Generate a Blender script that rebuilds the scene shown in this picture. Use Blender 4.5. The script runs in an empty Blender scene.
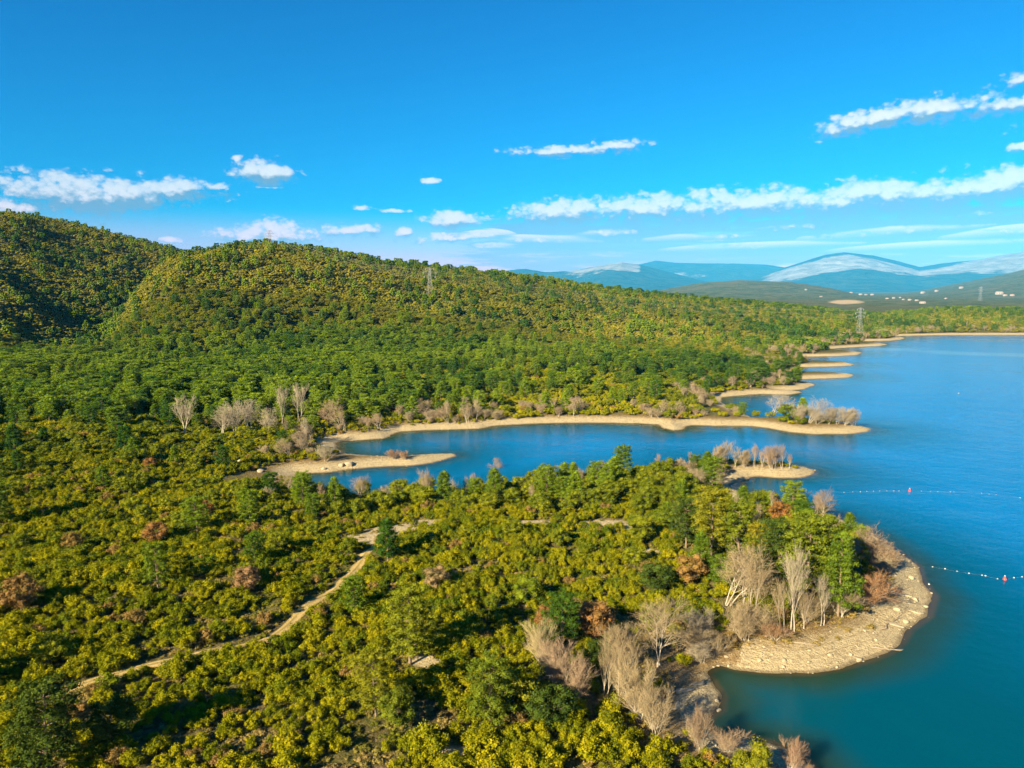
import bpy, math, random, sys
import numpy as np
from mathutils import kdtree

random.seed(7)
RNG = np.random.default_rng(11)
scene = bpy.context.scene
COL = scene.collection
R = math.radians

# ------------------------------------------------------------------ camera
CAM_H, PITCH, FPX = 60.0, R(7.3), 736.0
cam_d = bpy.data.cameras.new('camera')
cam_d.sensor_width = 36.0
cam_d.lens = 36.0 * FPX / 1024.0
cam_d.clip_start, cam_d.clip_end = 0.5, 60000.0
cam = bpy.data.objects.new('camera', cam_d)
COL.objects.link(cam)
cam.location = (0, 0, CAM_H)
cam.rotation_euler = (math.pi / 2 - PITCH, 0, 0)
scene.camera = cam
CP, SP = math.cos(PITCH), math.sin(PITCH)


def ray(px, py):
    """direction of the line of sight through a point of the 1024 x 768 photograph"""
    u = (np.asarray(px, float) - 512) / FPX
    v = (384 - np.asarray(py, float)) / FPX
    return u, CP + v * SP, -SP + v * CP


def project(x, y, z):
    dz = z - CAM_H
    depth = y * CP - dz * SP
    up = y * SP + dz * CP
    depth = np.where(depth > 1, depth, np.nan)
    return 512 + FPX * x / depth, 384 - FPX * up / depth, depth


def at_level(px, py, z=0.0):
    dx, dy, dz = ray(px, py)
    t = (z - CAM_H) / dz
    return dx * t, dy * t


def az_el(px, py):
    dx, dy, dz = ray(px, py)
    return np.arctan2(dx, dy), np.arctan2(dz, np.hypot(dx, dy))


# ------------------------------------------------------------------ noise
def _hash(ix, iy, seed):
    n = (ix.astype(np.int64) * 374761393 + iy.astype(np.int64) * 668265263 + seed * 974634777) & 0x7fffffff
    n = ((n ^ (n >> 13)) * 1274126177) & 0x7fffffff
    n = n ^ (n >> 16)
    return (n & 0xffff) / 65535.0


def vnoise(x, y, seed=0):
    ix, iy = np.floor(x), np.floor(y)
    fx, fy = x - ix, y - iy
    fx, fy = fx * fx * (3 - 2 * fx), fy * fy * (3 - 2 * fy)
    a, b = _hash(ix, iy, seed), _hash(ix + 1, iy, seed)
    c, d = _hash(ix, iy + 1, seed), _hash(ix + 1, iy + 1, seed)
    return (a + (b - a) * fx) * (1 - fy) + (c + (d - c) * fx) * fy


def fbm(x, y, octs=4, seed=0):
    t, a, s = 0.0, 1.0, 0.0
    for k in range(octs):
        t = t + a * (vnoise(x * 2 ** k + 17.3 * k, y * 2 ** k - 9.1 * k, seed + k) * 2 - 1)
        s += a
        a *= 0.5
    return t / s


def smooth(a, b, x):
    t = np.clip((x - a) / (b - a), 0, 1)
    return t * t * (3 - 2 * t)


# ------------------------------------------------------------------ shoreline
SHORE_PX = [(900, 860), (850, 810), (822, 780), (808, 764), (795, 752), (770, 744), (745, 736), (728, 737), (714, 733),
    (706, 724), (708, 716), (719, 709), (721, 695), (714, 684), (706, 673), (708, 669), (720, 665), (735, 669), (752, 671), (780, 673),
    (809, 673), (840, 668), (866, 660), (887, 652), (900, 642), (908, 629), (928, 616), (934, 595), (922, 581),
    (918, 566), (904, 555), (892, 547), (882, 540), (866, 531), (850, 523), (836, 517), (820, 512), (806, 510), (794, 507),
    (784, 503), (768, 506), (750, 506), (741, 504), (749, 499), (755, 496), (747, 494.5), (736, 490), (729, 485.5), (738, 483), (751, 480.3),
    (749, 477.3), (759, 476.4), (777, 478), (802, 478), (815, 474.5), (815, 470.5), (805, 467), (792, 465.5), (741, 462),
    (714, 461), (696, 461), (690, 464), (670, 468), (640, 472), (600, 476), (560, 481), (510, 487), (460, 491), (420, 493),
    (390, 494), (360, 495), (330, 494), (306, 488), (296, 481), (297, 474), (330, 472.3), (347, 470), (375, 467.3), (410, 466),
    (431, 463), (445, 459.4), (455, 456), (454, 453.6), (432, 454.6), (420, 455), (391, 456.6), (370, 456), (350, 454.5), (341, 453), (337, 448), (336, 443),
    (342, 441), (366, 440), (385, 438), (394, 433.5), (402, 431.3), (429, 430.2), (479, 428.6), (498, 425.5), (543, 423.2),
    (587, 422.6), (610, 422.8), (640, 423.6), (658, 424.8), (662, 428), (673, 430.5), (684, 429.5), (686, 426), (693, 424.8), (714, 426), (752, 426.2), (767, 428),
    (792, 432.5), (815, 434), (853, 434), (869, 431.8), (872, 428.6), (863, 426.2), (853, 425), (823, 420.5), (802, 418.4), (782, 417.4), (752, 418), (742, 413),
    (730, 407), (720, 402), (722, 397), (745, 395), (762, 394), (790, 394.6), (803, 392.8), (801, 391.8), (792, 391.4), (780, 390.6), (796, 390.2), (805, 389), (814, 385.2),
    (813, 383.2), (803, 382.4), (790, 381.5), (795, 379.6), (805, 379), (825, 378.6), (848, 377.6), (854, 375.6), (850, 374), (820, 373.4),
    (800, 373), (775, 371), (762, 369), (770, 367.8), (800, 367), (830, 366.6), (852, 365.6), (855, 364.2), (845, 363), (800, 362.2), (785, 361),
    (778, 358.5), (790, 357.2), (810, 356.6), (840, 356), (858, 354.6), (861, 352.9), (850, 351.8), (830, 351), (825, 349.2), (840, 348), (860, 347),
    (883, 345.6), (887, 344.2), (870, 343.2), (858, 342.2), (862, 341.2), (890, 340.6), (903, 339.2), (905, 337.9), (892, 337), (900, 335.8), (950, 334.8), (1024, 334.7),
    (1150, 335), (1300, 337)]
_sx, _sy = at_level([p[0] for p in SHORE_PX], [p[1] for p in SHORE_PX])
SHORE = np.concatenate([np.stack([_sx, _sy], 1), np.array([[1900., 900.], [1500., 300.], [900., -60.], [300., -60.], [90, 20.]])])


def shore_distance(x, y):
    """signed distance to the shoreline in metres, positive on land"""
    x, y = np.asarray(x, float).ravel(), np.asarray(y, float).ravel()
    out = np.empty(len(x))
    A, B = SHORE, np.roll(SHORE, -1, 0)
    for s in range(0, len(x), 60000):
        px, py = x[s:s + 60000], y[s:s + 60000]
        best = np.full(len(px), 1e12)
        inside = np.zeros(len(px), bool)
        for (ax, ay), (bx, by) in zip(A, B):
            ex, ey = bx - ax, by - ay
            l2 = ex * ex + ey * ey + 1e-9
            t = np.clip(((px - ax) * ex + (py - ay) * ey) / l2, 0, 1)
            dx, dy = px - ax - t * ex, py - ay - t * ey
            np.minimum(best, dx * dx + dy * dy, out=best)
            if ay != by:
                c = (ay > py) != (by > py)
                inside ^= c & (px < ex * (py - ay) / (by - ay) + ax)
        dist = np.sqrt(best)
        out[s:s + 60000] = np.where(inside, -dist, dist)
    return out


# ------------------------------------------------------------------ hills and mountains
def ridge(pts, dist):
    """a skyline of the photograph set at a real distance: azimuth, distance and height of its crest"""
    p = np.array(pts, float)
    az, el = az_el(p[:, 0], p[:, 1])
    d = np.interp(az, *zip(*[(az_el(a, 290)[0], b) for a, b in dist]))
    return az, d, CAM_H + d * np.tan(el)


LEFT_HILL = dict(pts=[(-420, 300), (-300, 235), (-200, 212), (-100, 211), (0, 217), (40, 221), (74, 227.5), (110, 236), (148, 244.5), (174, 251), (190, 255), (215, 261), (250, 275), (300, 305), (360, 345)],
                 dist=[(-400, 1150), (0, 1250), (300, 1400)], base=[(-400, 560), (0, 640), (120, 760), (300, 1000)], behind=700)
MID_HILL = dict(pts=[(85, 352), (112, 328), (132, 300), (152, 275), (172, 259), (190, 254.5), (208, 252.5), (230, 249), (260, 246.5), (297, 249), (334, 254), (360, 258), (400, 265), (450, 271), (500, 275), (550, 281),
                     (600, 289), (650, 295), (700, 300), (750, 304), (800, 309), (840, 315), (870, 323), (890, 334)],
                dist=[(100, 820), (190, 900), (270, 1000), (500, 1100), (700, 1200), (900, 1150)], base=[(100, 560), (270, 520), (500, 580), (700, 760), (850, 980)], behind=520)
LOW_HILL = dict(pts=[(730, 335), (790, 322), (850, 318), (900, 315), (950, 311), (1024, 312), (1150, 308), (1300, 311), (1500, 320)],
                dist=[(700, 1480), (1500, 1480)], base=[(700, 1080), (1500, 1090)], behind=500)
DARK_HILL = dict(pts=[(560, 310), (620, 300), (665, 289), (700, 283), (740, 280), (790, 282), (830, 288), (870, 297), (920, 306), (960, 315)],
                 dist=[(500, 8200), (1000, 7600)], base=[(500, 4600), (1000, 4200)], behind=2600)
RIGHT_HILL = dict(pts=[(780, 306), (840, 301), (880, 296), (920, 290.5), (960, 283), (1000, 276), (1024, 271), (1100, 266), (1300, 268), (1500, 280)],
                  dist=[(780, 13200), (1500, 14500)], base=[(780, 5000), (1500, 5000)], behind=2500)
FAR_A = dict(pts=[(380, 282), (440, 276), (480, 273), (500, 271.5), (525, 269), (545, 272), (570, 271), (600, 266), (622, 262.5), (640, 265), (665, 271), (700, 280), (760, 290)],
             dist=[(400, 22800), (760, 22800)], base=[(400, 16320), (760, 16320)], behind=3600)
FAR_B = dict(pts=[(570, 292), (600, 280), (620, 271), (638, 264.5), (656, 260.5), (679, 263), (720, 263.5), (766, 265), (800, 270), (850, 285)],
             dist=[(500, 30000), (900, 30000)], base=[(500, 22080), (900, 22080)], behind=3600)
FAR_C = dict(pts=[(690, 292), (730, 285), (757, 278), (780, 269), (807, 260.5), (825, 255), (844, 253), (874, 255.5), (897, 261), (920, 267), (941, 263.5), (960, 261.5),
                  (978, 260), (1000, 256), (1024, 252.5), (1080, 247), (1200, 252), (1400, 262), (1600, 270)],
             dist=[(600, 25200), (1600, 27600)], base=[(600, 16100), (1600, 16100)], behind=4800)


for L in (LEFT_HILL, MID_HILL, LOW_HILL, DARK_HILL, RIGHT_HILL, FAR_A, FAR_B, FAR_C):
    L['az'], L['rr'], L['zr'] = ridge(L['pts'], L['dist'])
    L['ba'], L['br'] = zip(*[(float(az_el(a, 290)[0]), b) for a, b in L['base']])


def layer(L, az, r, x, y, rough, seed, shape=1.35):
    rr = np.interp(az, L['az'], L['rr'])
    zr = np.interp(az, L['az'], L['zr'], left=-50, right=-50)
    rb = np.interp(az, L['ba'], L['br'])
    t = np.clip((r - rb) / (rr - rb), 0, 1)
    back = 1 - smooth(0, 1, (r - rr) / L['behind'])
    s = np.sin(t * math.pi / 2) ** shape * back
    sc = (rr - rb) * 0.30
    gully = 1 - np.abs(fbm(x / sc, y / sc, 4, seed)) * 2
    amp = 4 * t * (1 - t) * back
    return np.maximum(zr - 12, 0) * (s + rough * amp * (gully - 0.75)), t


PATH_PX = [(20, 703), (45, 692), (73, 680), (105, 669), (141, 658), (172, 650), (205, 641), (236, 634), (265, 626), (284, 614), (299, 600), (316, 589), (333, 580), (346, 568), (358, 556),
           (366, 544), (380, 536), (397, 530), (415, 524), (433, 518)]
_px, _py = at_level([p[0] for p in PATH_PX], [p[1] for p in PATH_PX], 8.5)
TRACK = np.stack([_px, _py], 1)
SANDY_PX = [(372, 538, 5.0), (395, 529, 4.5), (425, 521, 4.5), (529, 524, 3.5), (600, 523, 3.5), (623, 523, 3.5), (641, 547, 3.0), (455, 572, 2.0),
            (668, 684, 3.5), (690, 676, 2.5), (120, 615, 1.8), (430, 655, 2), (450, 742, 1.6), (475, 720, 1.3), (395, 690, 1.0)]
_cx, _cy = at_level([p[0] for p in SANDY_PX], [p[1] for p in SANDY_PX], 6.0)
CLEAR = [(a, b, p[2]) for a, b, p in zip(_cx, _cy, SANDY_PX)]


def track_distance(x, y):
    best = np.full(np.shape(x), 1e9)
    for (ax, ay), (bx, by) in zip(TRACK[:-1], TRACK[1:]):
        ex, ey = bx - ax, by - ay
        t = np.clip(((x - ax) * ex + (y - ay) * ey) / (ex * ex + ey * ey), 0, 1)
        best = np.minimum(best, np.hypot(x - ax - t * ex, y - ay - t * ey))
    return best


def clearing(x, y):
    c = np.zeros(np.shape(x))
    for cx, cy, cr in CLEAR:
        q = np.hypot((x - cx) / 1.5, y - cy) / cr + 0.35 * fbm(x / 2.3, y / 2.3, 2, 5)
        c = np.maximum(c, 1 - smooth(0.75, 1.1, q))
    return c


def terrain(x, y, full=False):
    x, y = np.asarray(x, float), np.asarray(y, float)
    r, az = np.hypot(x, y), np.arctan2(x, y)
    d = np.full(x.shape, 400.0)
    near = r < 2300
    d[near] = shore_distance(x[near], y[near])
    d = d + np.clip(r / 260, 0.7, 3.0) * (0.8 * fbm(x / 9, y / 9, 3, 21) + .35 * fbm(x / 2.2, y / 2.2, 2, 22)) * (np.abs(d) < 40)
    dd = np.maximum(d, 0)
    base = 1.15 * (1 - np.exp(-dd / 6.0)) + 10.5 * (1 - np.exp(-dd / 85.0))
    base += 1.3 * fbm(x / 32, y / 32, 3, 3) * smooth(6, 50, dd) + 0.25 * fbm(x / 5, y / 5, 2, 9) * smooth(5, 16, dd)
    base += 0.10 * fbm(x / 1.7, y / 1.7, 3, 31) * smooth(0, 1.5, dd) * (1 - smooth(8, 20, dd))
    base = np.where(d < 0, -0.22 * np.minimum(-d, 10) - 0.1 * np.maximum(-d - 10, 0).clip(0, 120), base)
    h1, t1 = layer(LEFT_HILL, az, r, x, y, 0.16, 51)
    h2, t2 = layer(MID_HILL, az, r, x, y, 0.11, 61)
    h3, t3 = layer(LOW_HILL, az, r, x, y, 0.10, 71)
    h4, t4 = layer(DARK_HILL, az, r, x, y, 0.16, 81)
    h5, t5 = layer(RIGHT_HILL, az, r, x, y, 0.20, 91)
    h6, t6 = layer(FAR_A, az, r, x, y, 0.16, 101, 1.5)
    h7, t7 = layer(FAR_B, az, r, x, y, 0.16, 111, 1.6)
    h8, t8 = layer(FAR_C, az, r, x, y, 0.16, 121, 1.6)
    hill = np.maximum.reduce([h1, h2, h3, h4, h5, h6, h7, h8])
    z = base + np.where(d > 0, hill * smooth(0, 60, dd), 0)
    if full:
        t = np.where(az < az_el(118, 290)[0], t1, t2)
        t = np.where(az > az_el(905, 290)[0], t3, t)
        return z, d, t
    return z


# ------------------------------------------------------------------ node helpers
class Ex:
    """a shader socket with arithmetic"""
    def __init__(self, nt, s): self.nt, self.s = nt, s
    def _m(self, op, b=None, c=None, clamp=False):
        n = self.nt.nodes.new('ShaderNodeMath'); n.operation = op; n.use_clamp = clamp
        for i, v in enumerate((self, b, c)):
            if v is None: continue
            if isinstance(v, Ex): self.nt.links.new(v.s, n.inputs[i])
            else: n.inputs[i].default_value = v
        return Ex(self.nt, n.outputs[0])
    def __add__(s, o): return s._m('ADD', o)
    __radd__ = __add__
    def __sub__(s, o): return s._m('SUBTRACT', o)
    def __rsub__(s, o): return (s * -1.0) + o
    def __mul__(s, o): return s._m('MULTIPLY', o)
    __rmul__ = __mul__
    def __truediv__(s, o): return s._m('DIVIDE', o)
    def max(s, o): return s._m('MAXIMUM', o)
    def min(s, o): return s._m('MINIMUM', o)
    def pow(s, o): return s._m('POWER', o)
    def sqrt(s): return s._m('SQRT')
    def clamp(s): return s._m('ADD', 0.0, clamp=True)
    def step(s, a, b):
        n = s.nt.nodes.new('ShaderNodeMapRange'); n.interpolation_type = 'SMOOTHSTEP'
        s.nt.links.new(s.s, n.inputs[0]); n.inputs[1].default_value = a; n.inputs[2].default_value = b
        return Ex(s.nt, n.outputs[0])


def node(nt, typ, **kw):
    n = nt.nodes.new(typ)
    for k, v in kw.items():
        if k in ('inp',): continue
        setattr(n, k, v)
    for k, v in (kw.get('inp') or {}).items():
        s = n.inputs[k]
        if isinstance(v, Ex): nt.links.new(v.s, s)
        elif isinstance(v, bpy.types.NodeSocket): nt.links.new(v, s)
        else: s.default_value = v
    return n


def mixc(nt, f, a, b, blend='MIX'):
    n = nt.nodes.new('ShaderNodeMix'); n.data_type = 'RGBA'; n.blend_type = blend
    for i, v in ((0, f), (6, a), (7, b)):
        if isinstance(v, Ex): nt.links.new(v.s, n.inputs[i])
        elif isinstance(v, bpy.types.NodeSocket): nt.links.new(v, n.inputs[i])
        elif i == 0: n.inputs[0].default_value = v
        else: n.inputs[i].default_value = (*v, 1) if len(v) == 3 else v
    return n.outputs[2]


def noise_tex(nt, scale, detail=3, rough=0.5, vec=None, out=0):
    n = node(nt, 'ShaderNodeTexNoise', inp={'Scale': scale, 'Detail': detail, 'Roughness': rough})
    if vec is not None: nt.links.new(vec, n.inputs['Vector'])
    return Ex(nt, n.outputs[out])


def new_mat(name):
    m = bpy.data.materials.new(name); m.use_nodes = True
    nt = m.node_tree; nt.nodes.clear()
    out = nt.nodes.new('ShaderNodeOutputMaterial')
    return m, nt, out


def attr(nt, name, kind='GEOMETRY', o='Fac'):
    n = nt.nodes.new('ShaderNodeAttribute'); n.attribute_name = name; n.attribute_type = kind
    return n.outputs[o]


def wpos(nt):
    return nt.nodes.new('ShaderNodeNewGeometry').outputs['Position']


def simple_mat(name, col, rough=0.7, var=0.0, scale=3.0, metal=0.0, bump=0.0):
    m, nt, out = new_mat(name)
    p = node(nt, 'ShaderNodeBsdfPrincipled', inp={'Roughness': rough, 'Metallic': metal})
    if var:
        tc = nt.nodes.new('ShaderNodeTexCoord').outputs['Object']
        f = noise_tex(nt, scale, 5, 0.6, tc)
        c = mixc(nt, f, [v * (1 - var) for v in col], [min(1, v * (1 + var)) for v in col])
        nt.links.new(c, p.inputs['Base Color'])
        if bump:
            b = node(nt, 'ShaderNodeBump', inp={'Height': f, 'Strength': bump, 'Distance': 0.1})
            nt.links.new(b.outputs[0], p.inputs['Normal'])
    else:
        p.inputs['Base Color'].default_value = (*col, 1)
    nt.links.new(p.outputs[0], out.inputs[0])
    return m


# ------------------------------------------------------------------ mesh helpers
class MB:
    def __init__(s): s.v, s.f, s.lv, s.n = [], [], [], 0
    def add(s, v, f, lv=0.5):
        v = np.asarray(v, float).reshape(-1, 3); f = np.asarray(f, int)
        s.v.append(v); s.f.append(f + s.n); s.n += len(v)
        s.lv.append(np.broadcast_to(np.asarray(lv, float), (len(v),)))
    def tube(s, p, q, r0, r1, k=5, lv=0.5):
        p, q = np.asarray(p, float), np.asarray(q, float)
        d = q - p; d /= np.linalg.norm(d) + 1e-9
        a = np.cross(d, (0.3, 0.9, 0.2) if abs(d[2]) > 0.8 else (0, 0, 1)); a /= np.linalg.norm(a)
        b = np.cross(d, a)
        th = np.arange(k) * 2 * math.pi / k
        ring = np.cos(th)[:, None] * a + np.sin(th)[:, None] * b
        i = np.arange(k); j = (i + 1) % k
        if r1 <= 0:
            s.add(np.concatenate([p + ring * r0, [q]]), np.stack([i, j, np.full(k, k)], 1), lv)
        else:
            s.add(np.concatenate([p + ring * r0, q + ring * r1]), np.stack([i, j, j + k, i + k], 1), lv)
    def box(s, c, h, lv=0.5):
        g = np.array([[x, y, z] for x in (-1, 1) for y in (-1, 1) for z in (-1, 1)], float) * np.asarray(h) + np.asarray(c)
        s.add(g, [[0, 1, 3, 2], [4, 6, 7, 5], [0, 4, 5, 1], [2, 3, 7, 6], [0, 2, 6, 4], [1, 5, 7, 3]], lv)
    def bar(s, p, q, w, lv=0.5): s.tube(p, q, w, w, 4, lv)
    def lathe(s, prof, k=16, c=(0, 0, 0)):
        c = np.asarray(c, float); th = np.arange(k) * 2 * math.pi / k
        rows = [np.stack([np.cos(th) * r, np.sin(th) * r, np.full(k, z)], 1) + c for r, z in prof]
        i = np.arange(k); j = (i + 1) % k
        s.add(np.concatenate(rows), np.concatenate([np.stack([i + a * k, j + a * k, j + (a + 1) * k, i + (a + 1) * k], 1) for a in range(len(prof) - 1)]))
    def mesh(s, name, mat=None, shade=False):
        me = bpy.data.meshes.new(name)
        V = np.concatenate(s.v); me.vertices.add(len(V)); me.vertices.foreach_set('co', V.ravel().astype(np.float32))
        tot = np.concatenate([np.full(len(f), f.shape[1], np.int32) for f in s.f])
        idx = np.concatenate([f.ravel() for f in s.f]).astype(np.int32)
        me.loops.add(len(idx)); me.loops.foreach_set('vertex_index', idx)
        me.polygons.add(len(tot))
        me.polygons.foreach_set('loop_start', np.concatenate([[0], np.cumsum(tot)[:-1]]).astype(np.int32))
        me.polygons.foreach_set('loop_total', tot)
        if shade: me.polygons.foreach_set('use_smooth', np.ones(len(tot), bool))
        a = me.attributes.new('lv', 'FLOAT', 'POINT'); a.data.foreach_set('value', np.concatenate(s.lv).astype(np.float32))
        me.update(calc_edges=True)
        if mat is not None: me.materials.append(mat)
        return me


def obj(name, data, parent=None, loc=None, link=True):
    o = bpy.data.objects.new(name, data)
    if link: COL.objects.link(o)
    if parent is not None: o.parent = parent
    if loc is not None: o.location = loc
    return o


def tag(o, label=None, cat=None, group=None, kind=None):
    if label: o['label'] = label
    if cat: o['category'] = cat
    if group: o['group'] = group
    if kind: o['kind'] = kind
    return o


_t = (1 + 5 ** .5) / 2
_iv = np.array([(-1, _t, 0), (1, _t, 0), (-1, -_t, 0), (1, -_t, 0), (0, -1, _t), (0, 1, _t), (0, -1, -_t), (0, 1, -_t), (_t, 0, -1), (_t, 0, 1), (-_t, 0, -1), (-_t, 0, 1)], float)
_iv /= np.linalg.norm(_iv[0])
_if = [(0, 11, 5), (0, 5, 1), (0, 1, 7), (0, 7, 10), (0, 10, 11), (1, 5, 9), (5, 11, 4), (11, 10, 2), (10, 7, 6), (7, 1, 8), (3, 9, 4), (3, 4, 2), (3, 2, 6), (3, 6, 8), (3, 8, 9), (4, 9, 5), (2, 4, 11), (6, 2, 10), (8, 6, 7), (9, 8, 1)]


def ico(level):
    v, f = [tuple(a) for a in _iv], list(_if)
    for _ in range(level):
        cache, nf = {}, []
        def mid(a, b):
            k = (min(a, b), max(a, b))
            if k not in cache:
                m = (np.array(v[a]) + np.array(v[b])) / 2; v.append(tuple(m / np.linalg.norm(m))); cache[k] = len(v) - 1
            return cache[k]
        for a, b, c in f:
            ab, bc, ca = mid(a, b), mid(b, c), mid(c, a)
            nf += [(a, ab, ca), (b, bc, ab), (c, ca, bc), (ab, bc, ca)]
        f = nf
    return np.array(v), np.array(f)


ICO1, ICO2 = ico(1), ico(2)


def leaves(mb, rng, c, n, size, lv, flat=0.42):
    """leaf-sized quads at points c turned roughly to the directions n"""
    k = len(c)
    n = n + rng.normal(0, flat, (k, 3)); n /= np.linalg.norm(n, axis=1, keepdims=True) + 1e-9
    a = np.cross(n, rng.normal(0, 1, (k, 3))); a /= np.linalg.norm(a, axis=1, keepdims=True) + 1e-9
    b = np.cross(n, a)
    s = size * rng.uniform(0.6, 1.4, (k, 1))
    V = np.stack([c - a * s, c - b * s * .62, c + a * s, c + b * s * .62], 1).reshape(-1, 3)
    mb.add(V, np.arange(4 * k).reshape(k, 4), np.repeat(lv, 4))


def clump(mb, rng, c, rad, nleaf, size, tone, squash=0.85, core=0.74):
    u = rng.normal(0, 1, (nleaf, 3)); u /= np.linalg.norm(u, axis=1, keepdims=True)
    u = u[u[:, 2] > -0.75]
    bump = 1 + 0.22 * np.sin(u[:, 0] * 4.1 + c[0] * 3) * np.cos(u[:, 1] * 3.7 + c[1] * 5) + rng.uniform(-.40, .42, len(u))
    sc = np.array([1, 1, squash]) * rad
    pts = np.asarray(c) + u * bump[:, None] * sc
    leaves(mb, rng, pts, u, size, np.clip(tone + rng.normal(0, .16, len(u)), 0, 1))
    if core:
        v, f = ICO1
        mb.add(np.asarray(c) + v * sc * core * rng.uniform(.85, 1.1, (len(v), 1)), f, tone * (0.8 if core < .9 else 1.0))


def make_shrub(seed, lo=False):
    rng = np.random.default_rng(seed); mb = MB()
    k = rng.integers(15, 22) if not lo else 6
    for i in range(k):
        a, q = rng.uniform(0, 2 * math.pi), math.sqrt(rng.uniform(0, 1))
        h = rng.uniform(.45, 1.0) * (1.75 - .75 * q)
        rad = rng.uniform(.38, .65) if lo else rng.uniform(.20, .42)
        c = (math.cos(a) * q * 1.0, math.sin(a) * q * 1.0, h)
        clump(mb, rng, c, rad, 24 if lo else 120, .20 if lo else .08, rng.uniform(.15, .85), 1.2, .85 if lo else .5)
    for i in range(4):
        a = rng.uniform(0, 2 * math.pi)
        mb.tube((math.cos(a) * .1, math.sin(a) * .1, -.3), (math.cos(a) * .5, math.sin(a) * .5, .9), .04, .02, 3, 0.0)
    return mb.mesh('maquis_shrub', MAT['leaf'])


def tree_trunk(mb, rng, h, r, limbs, spread, lift):
    p = np.array([0, 0, -.4]); n = 6; pts = [p]
    for i in range(n):
        q = p + np.array([rng.normal(0, .05 * h / 6), rng.normal(0, .05 * h / 6), (h + .4) / n])
        mb.tube(p, q, r * (1 - .75 * i / n), r * (1 - .75 * (i + 1) / n), 6, .5); p = q; pts.append(p)
    for i in range(limbs):
        a = i * 2.4 + rng.uniform(-.4, .4)
        b = pts[rng.integers(2, n + 1)]
        q = b + np.array([math.cos(a) * spread * .5, math.sin(a) * spread * .5, lift * .5])
        mb.tube(b, q, r * .4, r * .25, 5, .5)
        mb.tube(q, q + np.array([math.cos(a) * spread * .45, math.sin(a) * spread * .45, lift * .6]), r * .25, r * .1, 4, .5)


def make_oak(seed, lo=False):
    """rounded evergreen oak of unit size: 6 m tall"""
    rng = np.random.default_rng(seed); t, c = MB(), MB()
    tree_trunk(t, rng, 2.6, .17, 6, 1.7, 1.2)
    cr = rng.uniform(2.2, 2.7)
    for i in range(13 if lo else 44):
        u = rng.normal(0, 1, 3); u /= np.linalg.norm(u)
        q = rng.uniform(.55, .95)
        p = (u[0] * cr * q * (.8 if u[2] < -.3 else 1), u[1] * cr * q * (.8 if u[2] < -.3 else 1), 2.9 + u[2] * 2.3 * q)
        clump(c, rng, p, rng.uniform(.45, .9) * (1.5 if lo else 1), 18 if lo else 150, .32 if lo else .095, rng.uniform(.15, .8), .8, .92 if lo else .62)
    return t.mesh('trunk', MAT['bark']), c.mesh('crown', MAT['leaf'])


def make_pine(seed, lo=False, cone=False):
    """pine of unit size: 11 m tall, needles in tufts along whorled limbs"""
    rng = np.random.default_rng(seed); t, c = MB(), MB()
    H = 11.0
    p = np.array([0, 0, -.5])
    lean = rng.normal(0, .25, 2)
    for i in range(7):
        q = np.array([lean[0] * i / 6, lean[1] * i / 6, (i + 1) * H * .95 / 7])
        t.tube(p, q, .19 * (1 - i / 8.5), .19 * (1 - (i + 1) / 8.5), 6, .5); p = q
    z, a = (1.6 if cone else 2.0), rng.uniform(0, 6)
    while z < H - .4:
        f = (z - 2) / (H - 2)
        reach = (2.5 * (1 - f) ** .7 + .35) if cone else 2.9 * math.sqrt(max(0.05, 1 - abs(f * 1.25 - .45) ** 2))
        for k in range(4 if lo else 6):
            a += 2.4 + rng.uniform(-.35, .35)
            L = reach * rng.uniform(.6, 1.08)
            e = np.array([math.cos(a) * L + lean[0] * f, math.sin(a) * L + lean[1] * f, z + L * .28 + rng.uniform(-.2, .3)])
            if not lo: t.tube((lean[0] * f, lean[1] * f, z - .2), e, .05, .015, 3, .5)
            for s in (1.0, .58):
                if s < 1 and (lo or L < 1): continue
                m = np.array([lean[0] * f, lean[1] * f, z]) * (1 - s) + e * s
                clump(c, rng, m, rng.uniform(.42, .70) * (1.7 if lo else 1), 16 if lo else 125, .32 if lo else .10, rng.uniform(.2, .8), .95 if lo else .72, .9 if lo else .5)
        z += 1.35 if lo else .85
    clump(c, rng, (lean[0], lean[1], H - .3), .7, 30 if lo else 70, .3 if lo else .16, .7, 1.0)
    return t.mesh('trunk', MAT['pine_bark']), c.mesh('crown', MAT['leaf'])


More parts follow.
